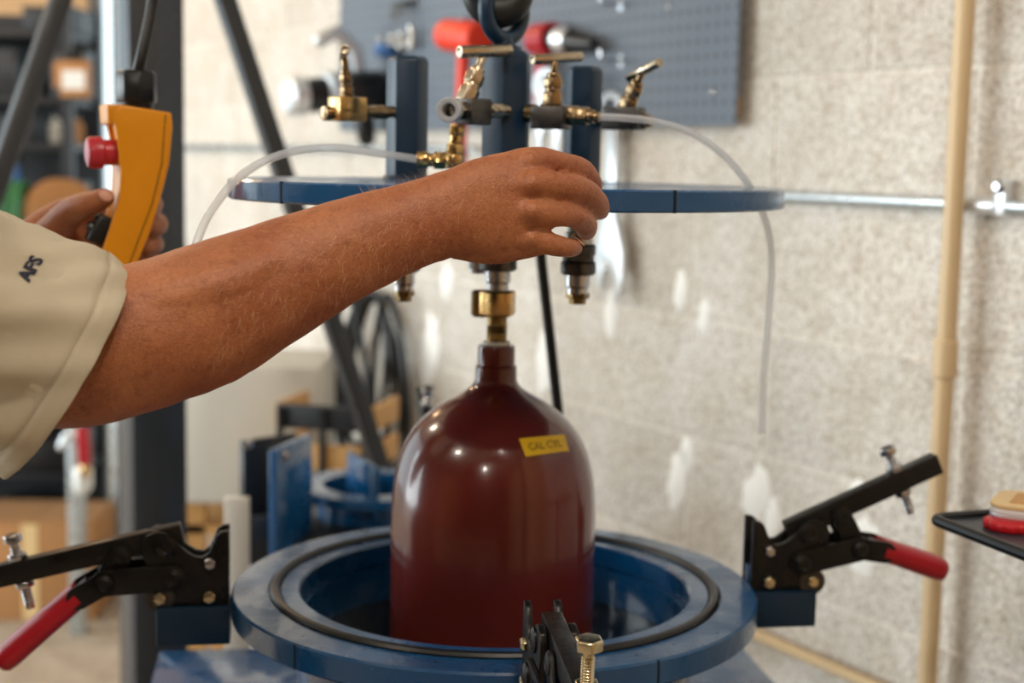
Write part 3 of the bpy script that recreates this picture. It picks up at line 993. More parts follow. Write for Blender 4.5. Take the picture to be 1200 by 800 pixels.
while hk.location.z + zz < 2.62:
    mb = MB()
    path = []
    for j in range(24):
        a = 2 * PI * j / 24
        x, z = 0.0085 * math.cos(a), 0.0085 * math.sin(a) + (0.010 if math.sin(a) > 0 else -0.010)
        path.append(V((-0.004 + (x if i % 2 else 0), (0 if i % 2 else x), zz + z)))
    mb.tube(path, 0.003, 6, close=True).build('chain_link', 'dark_steel', hk)
    zz += 0.0325; i += 1

# ------------------------------------------------------------------ clear tubes and black hose
def tube_thing(name, pts, r, m, label, cat, n=12, k=8):
    P = [at(*p) for p in pts]
    base = P[0]
    t = thing(name, label, cat, base)
    Q = smooth_path([tuple(p - base) for p in P], k)
    MB().tube(Q, r, n).build('tube', m, t)
    return t


tube_thing('plastic_tube', [(491, 187, 1.385), (440, 179, 1.36), (385, 173, 1.33), (330, 181, 1.29), (282, 206, 1.25), (246, 250, 1.22), (228, 292, 1.20), (216, 340, 1.19), (190, 400, 1.20), (110, 430, 1.22), (0, 470, 1.22), (-90, 560, 1.2)], 0.0037, 'tube_clear',
           'clear plastic tube arching from the brass elbow down behind the forearm', 'tube')
tube_thing('plastic_tube', [(702, 137, 1.385), (730, 138, 1.385), (770, 143, 1.39), (815, 158, 1.40), (858, 192, 1.42), (890, 240, 1.44), (904, 295, 1.45), (901, 370, 1.46), (895, 440, 1.47), (893, 508, 1.47)], 0.0036, 'tube_clear',
           'clear plastic tube curving from the brass fitting down past the lid edge', 'tube')
tube_thing('black_hose', [(629, 236, 1.692), (634, 300, 1.71), (644, 390, 1.725), (653, 472, 1.735), (664, 570, 1.735), (676, 690, 1.74), (684, 760, 1.745)], 0.0062, 'black_rubber',
           'straight black hose hanging between the lid and the back of the tank', 'hose')


# ------------------------------------------------------------------ toggle clamps
def capsule(p0, p1, r, n=8):
    p0, p1 = V(p0), V(p1)
    d = (p1 - p0).normalized()
    a0 = math.atan2(d.y, d.x)
    out = []
    for i in range(n + 1):
        a = a0 - PI / 2 + PI * i / n
        out.append((p1.x + r * math.cos(a), p1.y + r * math.sin(a)))
    for i in range(n + 1):
        a = a0 + PI / 2 + PI * i / n
        out.append((p0.x + r * math.cos(a), p0.y + r * math.sin(a)))
    return out


KZ = 1.03 / 4010


def cz(zx, zy):
    return ((zx - 80) * KZ, (800 - zy) * KZ)


def toggle_clamp(az, arm_deg, sp, elbow, g0, g1, label, zup=0.030, zdn=0.030, bolt_mat='zinc', link_at=0.042, arm_len=0.158, r0=0.2592, hs=1.0):
    t = thing('toggle_clamp', label, 'clamp', (RC.x + r0 * math.cos(R(az)), RC.y + r0 * math.sin(R(az)), H - 0.4665), R(az), 'toggle clamps around the tank')
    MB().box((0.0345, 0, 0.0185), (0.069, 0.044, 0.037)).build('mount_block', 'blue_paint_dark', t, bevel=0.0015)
    MB().box((0.0035, 0, 0.049), (0.005, 0.014, 0.024)).build('mount_rib', 'blue_paint', t, bevel=0.001)
    poly = [cz(*p) for p in [(84, 372), (112, 376), (130, 390), (145, 428), (158, 456), (180, 472), (210, 468), (235, 452), (262, 425), (290, 392), (318, 376), (350, 372), (385, 388), (400, 420), (396, 470), (372, 520), (365, 600), (345, 656), (84, 656)]]
    for s in (-1, 1):
        MB().prism(poly, s * 0.0125 - 0.003, s * 0.0125 + 0.003).build('side_plate', 'black_steel', t, bevel=0.0009)
    ap = V(cz(310, 428))
    d = V((math.cos(R(arm_deg)), math.sin(R(arm_deg))))
    n_ = V((-d.y, d.x))
    A = lambda u, v=0.0: ap + d * u + n_ * v
    a0, a1 = A(-0.016, 0.006), A(arm_len, 0.006)
    MB().bar((a0.x, 0, a0.y), (a1.x, 0, a1.y), 0.0165, 0.021, (0, 1, 0) if False else (n_.x, 0, n_.y)).build('arm', 'black_steel', t, bevel=0.0014)
    lp = A(link_at, 0.0)
    el = V(elbow)
    lv = V(cz(285, 545))
    for s in (-1, 1):
        MB().prism(capsule(lp, el, 0.0105), s * 0.0112 - 0.0017, s * 0.0112 + 0.0017).build('link', 'black_steel', t, bevel=0.0005)
        MB().prism(capsule(lv, el, 0.0125), s * 0.0178 - 0.002, s * 0.0178 + 0.002).build('lever_plate', 'black_steel', t, bevel=0.0006)
    g0, g1 = V(g0), V(g1)
    gd = (g1 - g0).normalized()
    nb = g0 + gd * 0.004
    nk = MB()
    nk.prism([(p[0], p[1]) for p in capsule(el, g0, 0.0112)], -0.0198, -0.0156).prism([(p[0], p[1]) for p in capsule(el, g0, 0.0112)], 0.0156, 0.0198)
    nk.bar((g0.x - gd.x * 0.012, 0, g0.y - gd.y * 0.012), (g0.x + gd.x * 0.006, 0, g0.y + gd.y * 0.006), 0.0395, 0.014, (-gd.y, 0, gd.x))
    nk.build('lever_neck', 'black_steel', t, bevel=0.0008)
    rs = []
    L = (g1 - g0).length
    for u, k in ((0, .92), (0.002, 1), (0.25, 1.0), (0.6, 1.03), (0.85, 1.06), (0.94, 1.0), (0.98, .8), (1.0, .45)):
        c = g0 + (g1 - g0) * u
        ring = []
        for i in range(20):
            a = 2 * PI * i / 20
            ca, sa = math.cos(a), math.sin(a)
            yy = 0.0205 * k * (abs(sa) ** 0.7) * (1 if sa > 0 else -1)
            vv = 0.0118 * k * (abs(ca) ** 0.75) * (1 if ca > 0 else -1)
            ring.append(V((c.x - gd.y * vv, yy, c.y + gd.x * vv)))
        rs.append(ring)
    MB().rings(rs).build('grip', 'red_grip', t, angle=60)
    for c, r, y in ((ap, 0.0105, 0.0182), (lp, 0.009, 0.0150), (el, 0.0085, 0.0222), (lv, 0.0095, 0.0222)):
        for s in (-1, 1):
            MB().lathe([(r, 0), (r, y * .12), (r * .55, y * .22), (r * .5, y * .2)], (c.x, s * (y - 0.003), c.y), (0, s, 0), 20).build('pivot_pin', 'black_steel', t)
    for (zx, zy), r in (((152, 495), 0.0062), ((155, 622), 0.0072), ((335, 622), 0.0072)):
        c = cz(zx, zy)
        for s in (-1, 1):
            o = MB().lathe([(r, 0), (r, 0.003), (r * .8, 0.005), (r * .55, 0.0052)], (c[0], s * 0.0152, c[1]), (0, s, 0), 6, rot=0.4).build('hex_bolt', 'yellow_zinc' if zx > 153 else bolt_mat, t, bevel=0.0004)
            if zx == 335:
                MB().lathe([(0.0135, 0), (0.0135, 0.0018), (0.008, 0.0018)], (c[0], s * 0.0150, c[1]), (0, s, 0), 24).build('washer', 'dark_steel', o)
    b = A(sp, 0.006)
    up = lambda v, u=0.0: V((b.x + n_.x * v + d.x * u, 0, b.y + n_.y * v + d.y * u))
    ax = V((n_.x, 0, n_.y))
    sb = MB().cyl(up(-zdn - 0.008), up(zup), 0.0042, n=16)
    for i in range(int((zup + zdn) / 0.0022)):
        v0 = -zdn - 0.004 + i * 0.0022
        sb.lathe([(0.0042, 0), (0.0050, 0.0008), (0.0050, 0.0012), (0.0042, 0.002)], up(v0), ax, 14, cap=False)
    sp_o = sb.build('spindle_bolt', bolt_mat, t)
    MB().lathe([(0.0085 * hs, 0), (0.0092 * hs, 0.0008), (0.0092 * hs, 0.0068 * hs), (0.0078 * hs, 0.0078 * hs)], up(zup), ax, 6).build('bolt_head', bolt_mat, sp_o, bevel=0.0004)
    MB().lathe([(0.0045, 0.0), (0.0062, 0.0), (0.0062, 0.0004), (0.0045, 0.0004)], up(zup + 0.0074 * hs), ax, 20).build('head_mark', 'dark_steel', sp_o)
    for v in (0.0107, -0.0107 - 0.0065):
        MB().lathe([(0.0082, 0), (0.0092, 0.0008), (0.0092, 0.0058), (0.0082, 0.0065)], up(v), ax, 6).build('nut', bolt_mat, sp_o, bevel=0.0004)
    return t


eR, gR0, gR1 = cz(525, 492), cz(632, 508), cz(912, 604)
toggle_clamp(9, 23.6, 0.113, eR, gR0, gR1, 'right-hand black toggle clamp with raised arm and red grip against the block wall', link_at=0.040)
toggle_clamp(189, -12.5, 0.138, (0.1165, 0.062), (0.141, 0.048), (0.216, -0.018), 'left-hand black toggle clamp with lowered red grip beside the grey post', zup=0.028, link_at=0.044, arm_len=0.175)
toggle_clamp(-81, -6, 0.122, (0.1165, 0.062), (0.141, 0.048), (0.216, -0.018), 'near black toggle clamp pointing at the viewer with brass-coloured bolt', zup=0.041, link_at=0.044, bolt_mat='yellow_zinc', arm_len=0.172, hs=1.15)
toggle_clamp(103, 24, 0.113, eR, gR0, gR1, 'far toggle clamp behind the red cylinder, only its bolt showing', link_at=0.040)

# ================================================================== THE PERSON
def loft(mb, rows, n=28, k=5, sq=1.0):
    """rows: (px, py, Y, half width across in px, half depth in m); smooth tube with flattened section facing the camera"""
    rows = smooth_path(rows, k)
    P = [at(r[0], r[1], r[2]) for r in rows]
    m = len(P)
    rs = []
    for i in range(m):
        t = (P[min(i + 1, m - 1)] - P[max(i - 1, 0)]).normalized()
        view = (P[i] - CAM0).normalized()
        dp = (view - t * view.dot(t)).normalized()
        up = dp.cross(t).normalized()
        a = rows[i][3] * (P[i] - CAM0).length / FPX
        b = rows[i][4]
        rs.append([P[i] + up * (a * math.copysign(abs(math.cos(2 * PI * j / n)) ** sq, math.cos(2 * PI * j / n))) + dp * (b * math.copysign(abs(math.sin(2 * PI * j / n)) ** sq, math.sin(2 * PI * j / n))) for j in range(n)])
    return mb.rings(rs)


def finger(mb, rows, n=14, k=4):
    """rows: (px, py, Y, radius m)"""
    Q = [tuple(at(r[0], r[1], r[2])) + (r[3],) for r in rows]
    Q = smooth_path(Q, k)
    return mb.tube([V(q[:3]) for q in Q], [q[3] for q in Q], n, True)


def remesh(mb, voxel, smooth_it, name, m, parent, base):
    me = bpy.data.meshes.new('tmp')
    me.from_pydata([tuple(v) for v in mb.v], [], mb.f)
    bm = bmesh.new(); bm.from_mesh(me)
    bmesh.ops.recalc_face_normals(bm, faces=bm.faces)
    bm.to_mesh(me); bm.free()
    o = bpy.data.objects.new('tmp', me)
    COL.objects.link(o)
    md = o.modifiers.new('r', 'REMESH'); md.mode = 'VOXEL'; md.voxel_size = voxel
    ms = o.modifiers.new('s', 'SMOOTH'); ms.factor = 0.5; ms.iterations = smooth_it
    dg = bpy.context.evaluated_depsgraph_get()
    e = bpy.data.meshes.new_from_object(o.evaluated_get(dg))
    bpy.data.objects.remove(o)
    e.name = name
    for v in e.vertices: v.co -= V(base)
    for p in e.polygons: p.use_smooth = True
    e.materials.clear(); e.materials.append(MATS[m])
    ob = bpy.data.objects.new(name, e)
    COL.objects.link(ob)
    ob.parent = parent
    return ob


PB0 = V((-0.74, 1.22, 0))
person = thing('person', 'person in a cream short-sleeved shirt reaching across and holding a yellow hoist control', 'person', PB0)
SHL = at(-330, 215, 0.95)             # left shoulder
SHR = V((-0.70, 1.45, SHL.z - 0.03))
body = MB()
# --- left arm, wrist and back of the hand
loft(body, [(-330, 215, 0.95, 60, 0.040), (-200, 285, 0.965, 82, 0.050), (-60, 355, 0.985, 93, 0.054), (40, 402, 1.0, 90, 0.052), (100, 408, 1.005, 88, 0.050), (155, 398, 1.012, 84, 0.049), (230, 374, 1.025, 83, 0.047),
            (310, 337, 1.04, 73, 0.042), (390, 300, 1.052, 61, 0.034), (450, 275, 1.060, 54, 0.028), (500, 258, 1.066, 50.5, 0.0235), (535, 248, 1.069, 51, 0.0215), (565, 243, 1.072, 57, 0.0190), (595, 239, 1.076, 58, 0.0172), (616, 236, 1.080, 54, 0.0145), (630, 235, 1.084, 46, 0.0110)], n=36)
# forearm muscles and tendon ridges
loft(body, [(-40, 360, 1.0, 12, 0.012), (60, 392, 1.0, 26, 0.026), (120, 378, 1.004, 34, 0.030), (190, 362, 1.006, 46, 0.032), (280, 330, 1.020, 40, 0.029), (360, 296, 1.038, 28, 0.021), (420, 270, 1.048, 14, 0.012)], n=18)
loft(body, [(0, 400, 1.0, 12, 0.012), (70, 430, 1.0, 24, 0.022), (140, 426, 1.006, 36, 0.028), (220, 398, 1.010, 42, 0.031), (310, 356, 1.028, 34, 0.026), (400, 316, 1.044, 16, 0.016)], n=18)
# heel of the hand and little-finger edge
finger(body, [(535, 282, 1.078, 0.014), (575, 288, 1.078, 0.0135), (612, 287, 1.078, 0.0112), (632, 285, 1.078, 0.0095)])
# fingers
finger(body, [(575, 204, 1.084, 0.014), (622, 191, 1.086, 0.0118), (650, 190, 1.094, 0.0098), (678, 198, 1.112, 0.0096), (691, 212, 1.132, 0.0088), (694, 223, 1.146, 0.0078)])
finger(body, [(580, 222, 1.074, 0.013), (626, 217, 1.072, 0.0118), (654, 219, 1.078, 0.0104), (682, 224, 1.096, 0.0104), (698, 237, 1.120, 0.0094), (703, 246, 1.142, 0.0083)])
finger(body, [(585, 248, 1.072, 0.012), (628, 249, 1.070, 0.0108), (654, 251, 1.076, 0.0094), (676, 255, 1.094, 0.0094), (686, 263, 1.118, 0.0086), (687, 270, 1.138, 0.0076)])
finger(body, [(590, 276, 1.074, 0.011), (628, 282, 1.074, 0.0096), (650, 287, 1.077, 0.0082), (666, 290, 1.086, 0.0077), (673, 290, 1.098, 0.0068)])
# thumb, on the far side of the palm
finger(body, [(550, 232, 1.088, 0.016), (588, 222, 1.106, 0.0150), (625, 230, 1.126, 0.0120), (655, 240, 1.142, 0.0104), (670, 246, 1.150, 0.0088)])
# knuckles and wrist bone
for px, py, Y, r in ((624, 215, 1.064, 0.0085), (624, 247, 1.063, 0.0078), (624, 279, 1.068, 0.0065), (620, 190, 1.077, 0.0085), (512, 288, 1.064, 0.012), (682, 223, 1.092, 0.0084), (676, 254, 1.088, 0.0076)):
    body.sphere(at(px, py, Y), r, 14, 8)
# --- right arm
ELR = V((-0.70, 1.58, 1.21))
WRR = at(42, 296, 1.50)
body.tube([V(q) for q in smooth_path([tuple(SHR), tuple(SHR.lerp(ELR, .5)), tuple(ELR)], 4)], 0.052, 24, True)
body.tube([V(q) for q in smooth_path([tuple(ELR), tuple(ELR.lerp(WRR, .35)), tuple(ELR.lerp(WRR, .75)), tuple(WRR)], 4)], [0.047] * 4 + [0.046, 0.042, 0.038, 0.034] + [0.033, 0.031, 0.030, 0.0285, 0.028], 24, True)
loft(body, [(20, 318, 1.50, 34, 0.026), (50, 292, 1.50, 38, 0.024), (82, 276, 1.503, 42, 0.019), (120, 270, 1.506, 44, 0.014), (148, 266, 1.508, 40, 0.012)], n=20)
finger(body, [(45, 292, 1.492, 0.018), (66, 268, 1.472, 0.0175), (84, 247, 1.452, 0.0140), (104, 239, 1.436, 0.0120), (122, 232, 1.432, 0.0098)])
for i, (y, x) in enumerate([(238, 176), (262, 182), (284, 177), (303, 169)]):
    finger(body, [(140, y - 2, 1.512, 0.0115), (x - 12, y - 3, 1.510, 0.0112), (x + 3, y, 1.494, 0.0106), (x + 1, y + 3, 1.470, 0.0098), (x - 6, y + 6, 1.456, 0.0085)])
# --- trunk, neck and head
CH0 = V((-0.70, 1.22, SHL.z - 0.01))
body.tube([SHL, CH0 + V((-0.01, 0, -0.01)), SHR], [0.042, 0.070, 0.042], 20, True)
body.tube([CH0 + V((-0.03, 0, -0.5)), CH0 + V((-0.02, 0, -0.25)), CH0 + V((-0.01, 0, 0))], [0.07, 0.075, 0.07], 24, True)
HC = CH0 + V((0.075, -0.02, 0.27))
body.tube([CH0 + V((-0.005, 0, 0)), HC + V((-0.03, 0, -0.08))], [0.06, 0.056], 20, True)
body.sphere(HC, (0.098, 0.077, 0.112), 24, 16)
body.sphere(HC + V((0.03, 0, -0.062)), (0.065, 0.055, 0.058), 20, 12)
body.tube([HC + V((0.092, 0, 0.012)), HC + V((0.108, 0, -0.022)), HC + V((0.104, 0, -0.030))], [0.008, 0.013, 0.014], 12, True)
for s in (-1, 1):
    body.sphere(HC + V((-0.004, s * 0.078, -0.012)), (0.018, 0.008, 0.032), 12, 8)
    body.sphere(HC + V((0.086, s * 0.032, 0.024)), (0.010, 0.022, 0.007), 10, 6)
body.tube([HC + V((0.082, -0.024, -0.062)), HC + V((0.094, 0, -0.060)), HC + V((0.082, 0.024, -0.062))], 0.007, 10, True)
skin = remesh(body, 0.0020, 4, 'body', 'skin', person, PB0)
# fine relief of the skin: veins, tendons, uneven flesh
_co = []
for v, nn in zip(skin.data.vertices, [n.vector.copy() for n in skin.data.vertex_normals]):
    p = v.co + PB0
    n1 = noise.noise(p * 26) * 0.0016 + noise.noise(p * 70 + V((3, 1, 2))) * 0.0006
    _co += list(v.co + nn * n1)
skin.data.vertices.foreach_set('co', _co)
skin.data.update()
SKB = BVHTree.FromPolygons([tuple(v.co + PB0) for v in skin.data.vertices], [tuple(p.vertices) for p in skin.data.polygons])
for s in (-1, 1):
    e = MB().sphere(HC + V((0.0815, s * 0.030, 0.008)) - PB0, (0.0105, 0.0125, 0.0075), 14, 10).build('eye', 'eye_white', person)
    MB().sphere(HC + V((0.0885, s * 0.030, 0.008)) - PB0, (0.0045, 0.0052, 0.0052), 10, 8).build('iris', 'iris', e)
MB().sphere(HC + V((-0.018, 0, 0.030)) - PB0, (0.095, 0.083, 0.098), 24, 14).build('hair', 'hair', person)
# thumb nail of the right hand and little-finger nail of the left
for (px, py, Y, r, ax) in ((124, 229, 1.424, 0.0055, 0.3), (676, 286, 1.098, 0.0042, 0.5)):
    q = at(px, py, Y)
    loc, nor, idx, dist = SKB.find_nearest(q)
    M4 = Matrix.Translation(loc - PB0) @ V((0, 0, 1)).rotation_difference(nor).to_matrix().to_4x4()
    MB().sphere((0, 0, 0), (r * 1.25, r, 0.0009), 14, 6).xform(M4).build('nail', 'nail', person)
# arm hair
rnd = random.Random(11)
hb = MB()
for i in range(1500):
    px, py = rnd.uniform(250, 620), rnd.uniform(180, 440)
    d = ray(px, py).normalized()
    loc, nor, idx, dist = SKB.ray_cast(CAM0, d)
    if loc is None or dist > 1.25: continue
    if rnd.random() > (0.25 if px > 520 else 0.8): continue
    rim = 1 - abs(nor.dot(d))
    along = (at(300, 345, 1.04) - at(520, 250, 1.07)).normalized()
    lie = (along * 0.5 + V((0, 0, -0.5)) + V((rnd.uniform(-.5, .5), rnd.uniform(-.5, .5), rnd.uniform(-.5, .5)))).normalized()
    L = rnd.uniform(0.004, 0.010)
    lie = (lie - nor * lie.dot(nor)).normalized()
    p1 = loc + nor * L * 0.35 + lie * L * 0.5 - PB0; p2 = loc + nor * L * 0.5 + lie * L - PB0
    sd = nor.cross(lie) * 0.00006
    p0 = loc - PB0
    hb.add([p0 + sd, p0 - sd, p1 - sd * .8, p1 + sd * .8, p2], [(0, 1, 2, 3), (3, 2, 4)])
# hairs standing out along the upper edge of the forearm
for i in range(260):
    px = rnd.uniform(425, 515)
    q = at(px, 140, rnd.uniform(1.03, 1.09))
    loc, nor, idx, dist = SKB.ray_cast(q, V((0, 0, -1)))
    if loc is None or dist > 0.3: continue
    L = rnd.uniform(0.003, 0.008)
    lie = V((rnd.uniform(-0.8, 0.2), rnd.uniform(-0.5, 0.5), 0.15)).normalized()
    p0 = loc - PB0; p1 = p0 + nor * L * .5 + lie * L * .3; p2 = p0 + nor * L * .75 + lie * L * .8
    sd = V((0.00003, 0, 0.00003))
    hb.add([p0 + sd, p0 - sd, p1 - sd * .8, p1 + sd * .8, p2], [(0, 1, 2, 3), (3, 2, 4)])
mat('arm_hair', (216, 180, 142), 0.5)
ah = hb.build('arm_hair', 'arm_hair', person, smooth=False)
ah['kind'] = 'stuff'

# --- shirt
sh = MB()
cu0 = at(77, 436, 0.998)
axs = (at(-330, 215, 0.915) - cu0)
AL = axs.length
axs.normalize()
view = (cu0 - CAM0).normalized()
dpv = (view - axs * view.dot(axs)).normalized()
upv = -dpv.cross(axs).normalized()
if upv.z < 0: upv = -upv
pk = (cu0 - CAM0).length / FPX
NS = 72
rnd = random.Random(5)


def sleeve_ring(u, inset=0.0):
    d = u * AL
    f = min(1, d / (130 * pk))
    a = (135 - 13 * f) * pk
    b = 0.073 + 0.004 * f
    if u > 0.45: a, b = a * (1 - 0.12 * (u - .45) / .55), b
    c = cu0 + axs * d
    out = []
    for j in range(NS):
        t = 2 * PI * j / NS
        p = c + upv * (a - inset) * math.cos(t) - dpv * (b - inset) * math.sin(t)
        # soft folds running from the cuff up towards the shoulder
        fold = 0.0045 * math.sin(3 * t + 9 * u + 0.6) * min(1, u * 6 + 0.15) + 0.011 * min(1, u * 5 + 0.1) * noise.noise(V((math.cos(t - 2.2 * u) * 3.0, math.sin(t - 2.2 * u) * 3.0, u * 2.5)))
        fold += 0.0030 * noise.noise(V((math.cos(t) * 4 + u * 9, math.sin(t) * 4, u * 3 + 5)))
        fold -= 0.0065 * math.exp(-((math.atan2(math.sin(t - 1.75 - 1.6 * u), math.cos(t - 1.75 - 1.6 * u))) / 0.22) ** 2) * max(0, min(1, u * 9))
        for t0, am in ((0.75, 0.006), (1.25, -0.004), (1.95, 0.0055), (2.35, -0.005)):
            fold += am * math.exp(-((t - t0 - 2.3 * u) / 0.16) ** 2) * max(0, min(1, (u - 0.06) * 7))
        nrm = (upv * math.cos(t) - dpv * math.sin(t))
        out.append(p + nrm * fold)
    return out


us = [0.0, 0.004, 0.02, 0.045, 0.064, 0.068, 0.072, 0.076, 0.09] + [0.09 + 0.91 * i / 34 for i in range(1, 35)]
ringsO = []
for u in us:
    ins = 0.0
    if abs(u - 0.068) < 1e-6 or abs(u - 0.072) < 1e-6: ins = 0.0011
    elif u > 0.074: ins = 0.0006
    if u == 0: ins = 0.0006
    ringsO.append(sleeve_ring(u, ins))
ringsI = [sleeve_ring(u, 0.003) for u in (0.5, 0.3, 0.15, 0.05, 0.002)]
sh.rings(ringsI + ringsO, cap0=False, cap1=True)
# trunk of the shirt
rows = []
for z, hx, hy, ox in ((0.92, .150, .19, -.06), (1.0, .152, .19, -.06), (1.12, .142, .185, -.05), (1.25, .136, .19, -.04), (1.36, .130, .20, -.03), (1.43, .118, .205, -.02), (1.475, .10, .19, -.01), (1.51, .085, .14, 0.0), (1.535, .068, .085, .012), (1.56, .062, .066, .02)):
    c = V((CH0.x + ox, CH0.y, z + (CH0.z - 1.46)))
    rows.append([c + V((hx * math.cos(2 * PI * j / 64) + 0.004 * noise.noise(V((math.cos(j * .39), math.sin(j * .39), z * 5))), hy * math.sin(2 * PI * j / 64), 0)) for j in range(64)])
sh.rings(rows)
er = (ELR - SHR).normalized()
P = [SHR + V((0, -0.03, 0.02)), SHR.lerp(ELR, .25), SHR.lerp(ELR, .55), SHR.lerp(ELR, .82)]
sh.tube(P, [0.075, 0.074, 0.072, 0.076], 28)
sh.sphere(SHL + V((-0.015, 0.02, -0.005)), (0.088, 0.085, 0.080), 28, 16)
sh.sphere(SHR + V((0, -0.01, 0.0)), (0.085, 0.085, 0.080), 28, 16)
sh.tube([SHL + V((-0.015, 0.02, -0.005)), CH0 + V((0, 0, 0.0))], [0.080, 0.10], 28)
shirt = sh.build('shirt', 'shirt', person, angle=70, local=PB0)
SHB = BVHTree.FromPolygons([tuple(v.co + PB0) for v in shirt.data.vertices], [tuple(p.vertices) for p in shirt.data.polygons])
# stitching along the cuff hem
stb = MB()
for row, off in ((0.070, 0.0),):
    r0 = sleeve_ring(0.070, -0.0002)
    for j in range(NS):
        a, b = r0[j], r0[(j + 1) % NS]
        for k in range(2):
            p, q = a.lerp(b, k * .5 + .06), a.lerp(b, k * .5 + .40)
            stb.tube([p - PB0, q - PB0], 0.00035, 5)
mat('thread', (176, 164, 134), 0.8)
stb.build('hem_stitching', 'thread', shirt)['kind'] = 'stuff'
# embroidered letters on the sleeve
vs, fs = text_mesh('AFS', 1.0, 0.04)
xs = [v.x for v in vs]; ys = [v.y for v in vs]
hx_, hy_ = max(xs) - min(xs), max(ys) - min(ys)
cx, cy = (max(xs) + min(xs)) / 2, (max(ys) + min(ys)) / 2
dirb = V((13.5, -20.5)).normalized(); dirn = V((-20.5, -8.0)).normalized()
outv, ok = [], True
for v in vs:
    u = (v.x - cx) / hx_ * 33
    q = (v.y - cy) / hy_ * 17.5
    p = V((34.5, 315.5)) + dirb * u + dirn * q
    h_ = hit(SHB, p.x, p.y, 0.0009)
    if h_ is None: h_ = at(p.x, p.y, 1.0)
    outv.append(h_ - PB0)
MB().add(outv, fs).build('embroidered_lettering', 'navy_thread', shirt)
# collar, trousers, shoes (outside the picture)
cc = V((CH0.x + 0.02, CH0.y, CH0.z + 0.105)) - PB0
MB().tube([cc + V((0.066 * math.cos(2 * PI * i / 28), 0.072 * math.sin(2 * PI * i / 28), 0.006 * math.cos(2 * PI * i / 28) * -1)) for i in range(28)], 0.012, 8, close=True, ell=(1.3, .6)).build('collar', 'shirt', person)
tr = MB()
tr.tube([V((0.0, 0, 0.98)), V((0.0, 0, 0.86))], [0.15, 0.16], 32)
for s in (-1, 1):
    tr.tube([V((0.0, s * 0.08, 0.90)), V((0.01, s * 0.10, 0.50)), V((0.0, s * 0.105, 0.06))], [0.098, 0.075, 0.062], 24)
    MB().tube([V((-0.07, s * 0.105, 0.045)), V((0.0, s * 0.105, 0.05)), V((0.10, s * 0.11, 0.04)), V((0.15, s * 0.11, 0.035))], [0.04, 0.045, 0.042, 0.034], 16, True, ell=(1, .95)).build('shoe', 'black_rubber', person)
tr.build('trousers', 'trousers', person)

# ================================================================== HOIST PENDANT
PY = 1.455
pnd = thing('pendant_control', 'yellow hoist pendant control with red stop button held in a hand', 'controller', at(150, 230, PY))
pk = (at(150, 230, PY) - CAM0).length / FPX
yaw = R(-24)


def pp(px, py):
    """profile point in pendant plane: metres from (150,230)"""
    return ((px - 155) * pk / (math.cos(yaw) * 1.116), -(py - 230) * pk)


PR = Matrix.Rotation(-yaw, 4, 'Z')
PR = Matrix.Rotation(R(24), 4, 'Z')
near = [(146, 129), (200, 136), (201, 152), (197, 192), (186, 234), (173, 274), (156, 312), (141, 350), (98, 350), (108, 322), (117, 300), (129, 266), (140, 232), (142, 200), (139, 165), (136, 150), (137, 134)]
prof2 = [pp(x, y) for x, y in near]
D0, D1 = -0.026, 0.026
core = [pp(x + (5 if x < 140 else 0), y) for x, y in near]
hs = MB().prism(core, D0 + 0.006, D1 - 0.006).xform(PR).build('housing', 'pendant_yellow', pnd, bevel=0.002)
for s in (-1, 1):
    y0, y1 = (D0, D0 + 0.0065) if s < 0 else (D1 - 0.0065, D1)
    MB().prism(prof2, y0, y1).xform(PR).build('cheek', 'pendant_yellow', pnd, bevel=0.0022, seg=3)
MB().prism([pp(128, 128), pp(150, 129), pp(150, 152), pp(129, 150)], D0 + 0.002, D1 - 0.002).xform(PR).build('top_guard', 'pendant_yellow', pnd, bevel=0.002)
# seam and screws on the cheek
e = MB().prism([pp(192, 138), pp(193.4, 138), pp(189, 192), pp(178, 236), pp(149, 310), pp(147.6, 310), pp(176.5, 236), pp(187.6, 192)], D0 - 0.0004, D0 + 0.001).xform(PR).build('seam', 'old_brass', pnd)
b0 = pp(143, 181)
MB().lathe([(0.0125, 0.0), (0.0125, 0.012), (0.0155, 0.014), (0.0155, 0.024), (0.0135, 0.028), (0.009, 0.0295)], (b0[0], 0, b0[1]), (-1, 0, -0.03), 28).xform(PR).build('stop_button', 'button_red', pnd)
b0 = pp(124, 268)
o = MB().box((b0[0], 0, b0[1]), (0.020, 0.030, 0.030), Matrix.Rotation(R(24), 3, 'Y')).xform(PR).build('rocker_switch', 'black_plastic', pnd, bevel=0.004, seg=3)
MB().sphere((b0[0] - 0.010, -0.004, b0[1] + 0.003), (0.005, 0.006, 0.006), 14, 8).xform(PR).build('rocker_cap', 'dark_steel', o)
g0 = pp(166, 130)
MB().lathe([(0.0155, -0.002), (0.0165, 0.001), (0.0165, 0.004)], (g0[0], 0, g0[1]), n=28).xform(PR).build('gland_base', 'black_plastic', pnd)
MB().lathe([(0.0185, 0.004), (0.0200, 0.006), (0.0200, 0.031), (0.0175, 0.035), (0.008, 0.0355)], (g0[0], 0, g0[1]), n=8).xform(PR).build('gland_nut', 'black_plastic', pnd, bevel=0.0012)
P0 = V((g0[0], 0, g0[1] + 0.03))
base = V(pnd.location)
q1 = at(167, 62, 1.46) - base; q2 = at(178, 8, 1.47) - base; q3 = at(186, -60, 1.48) - base; q4 = at(190, -300, 1.55) - base
P0 = PR @ P0
MB().tube([V(p) for p in smooth_path([tuple(P0), tuple(q1), tuple(q2), tuple(q3), tuple(q4)], 6)], 0.0058, 14).build('cable', 'black_rubber', pnd)

# ================================================================== GANTRY BEHIND THE TANK
GP = V((-0.645, 2.62, 0))
GR = R(-59.1) + PI / 2
gt = thing('gantry_crane', 'dark grey steel gantry frame with square post and slanting braces', 'crane', GP, GR)
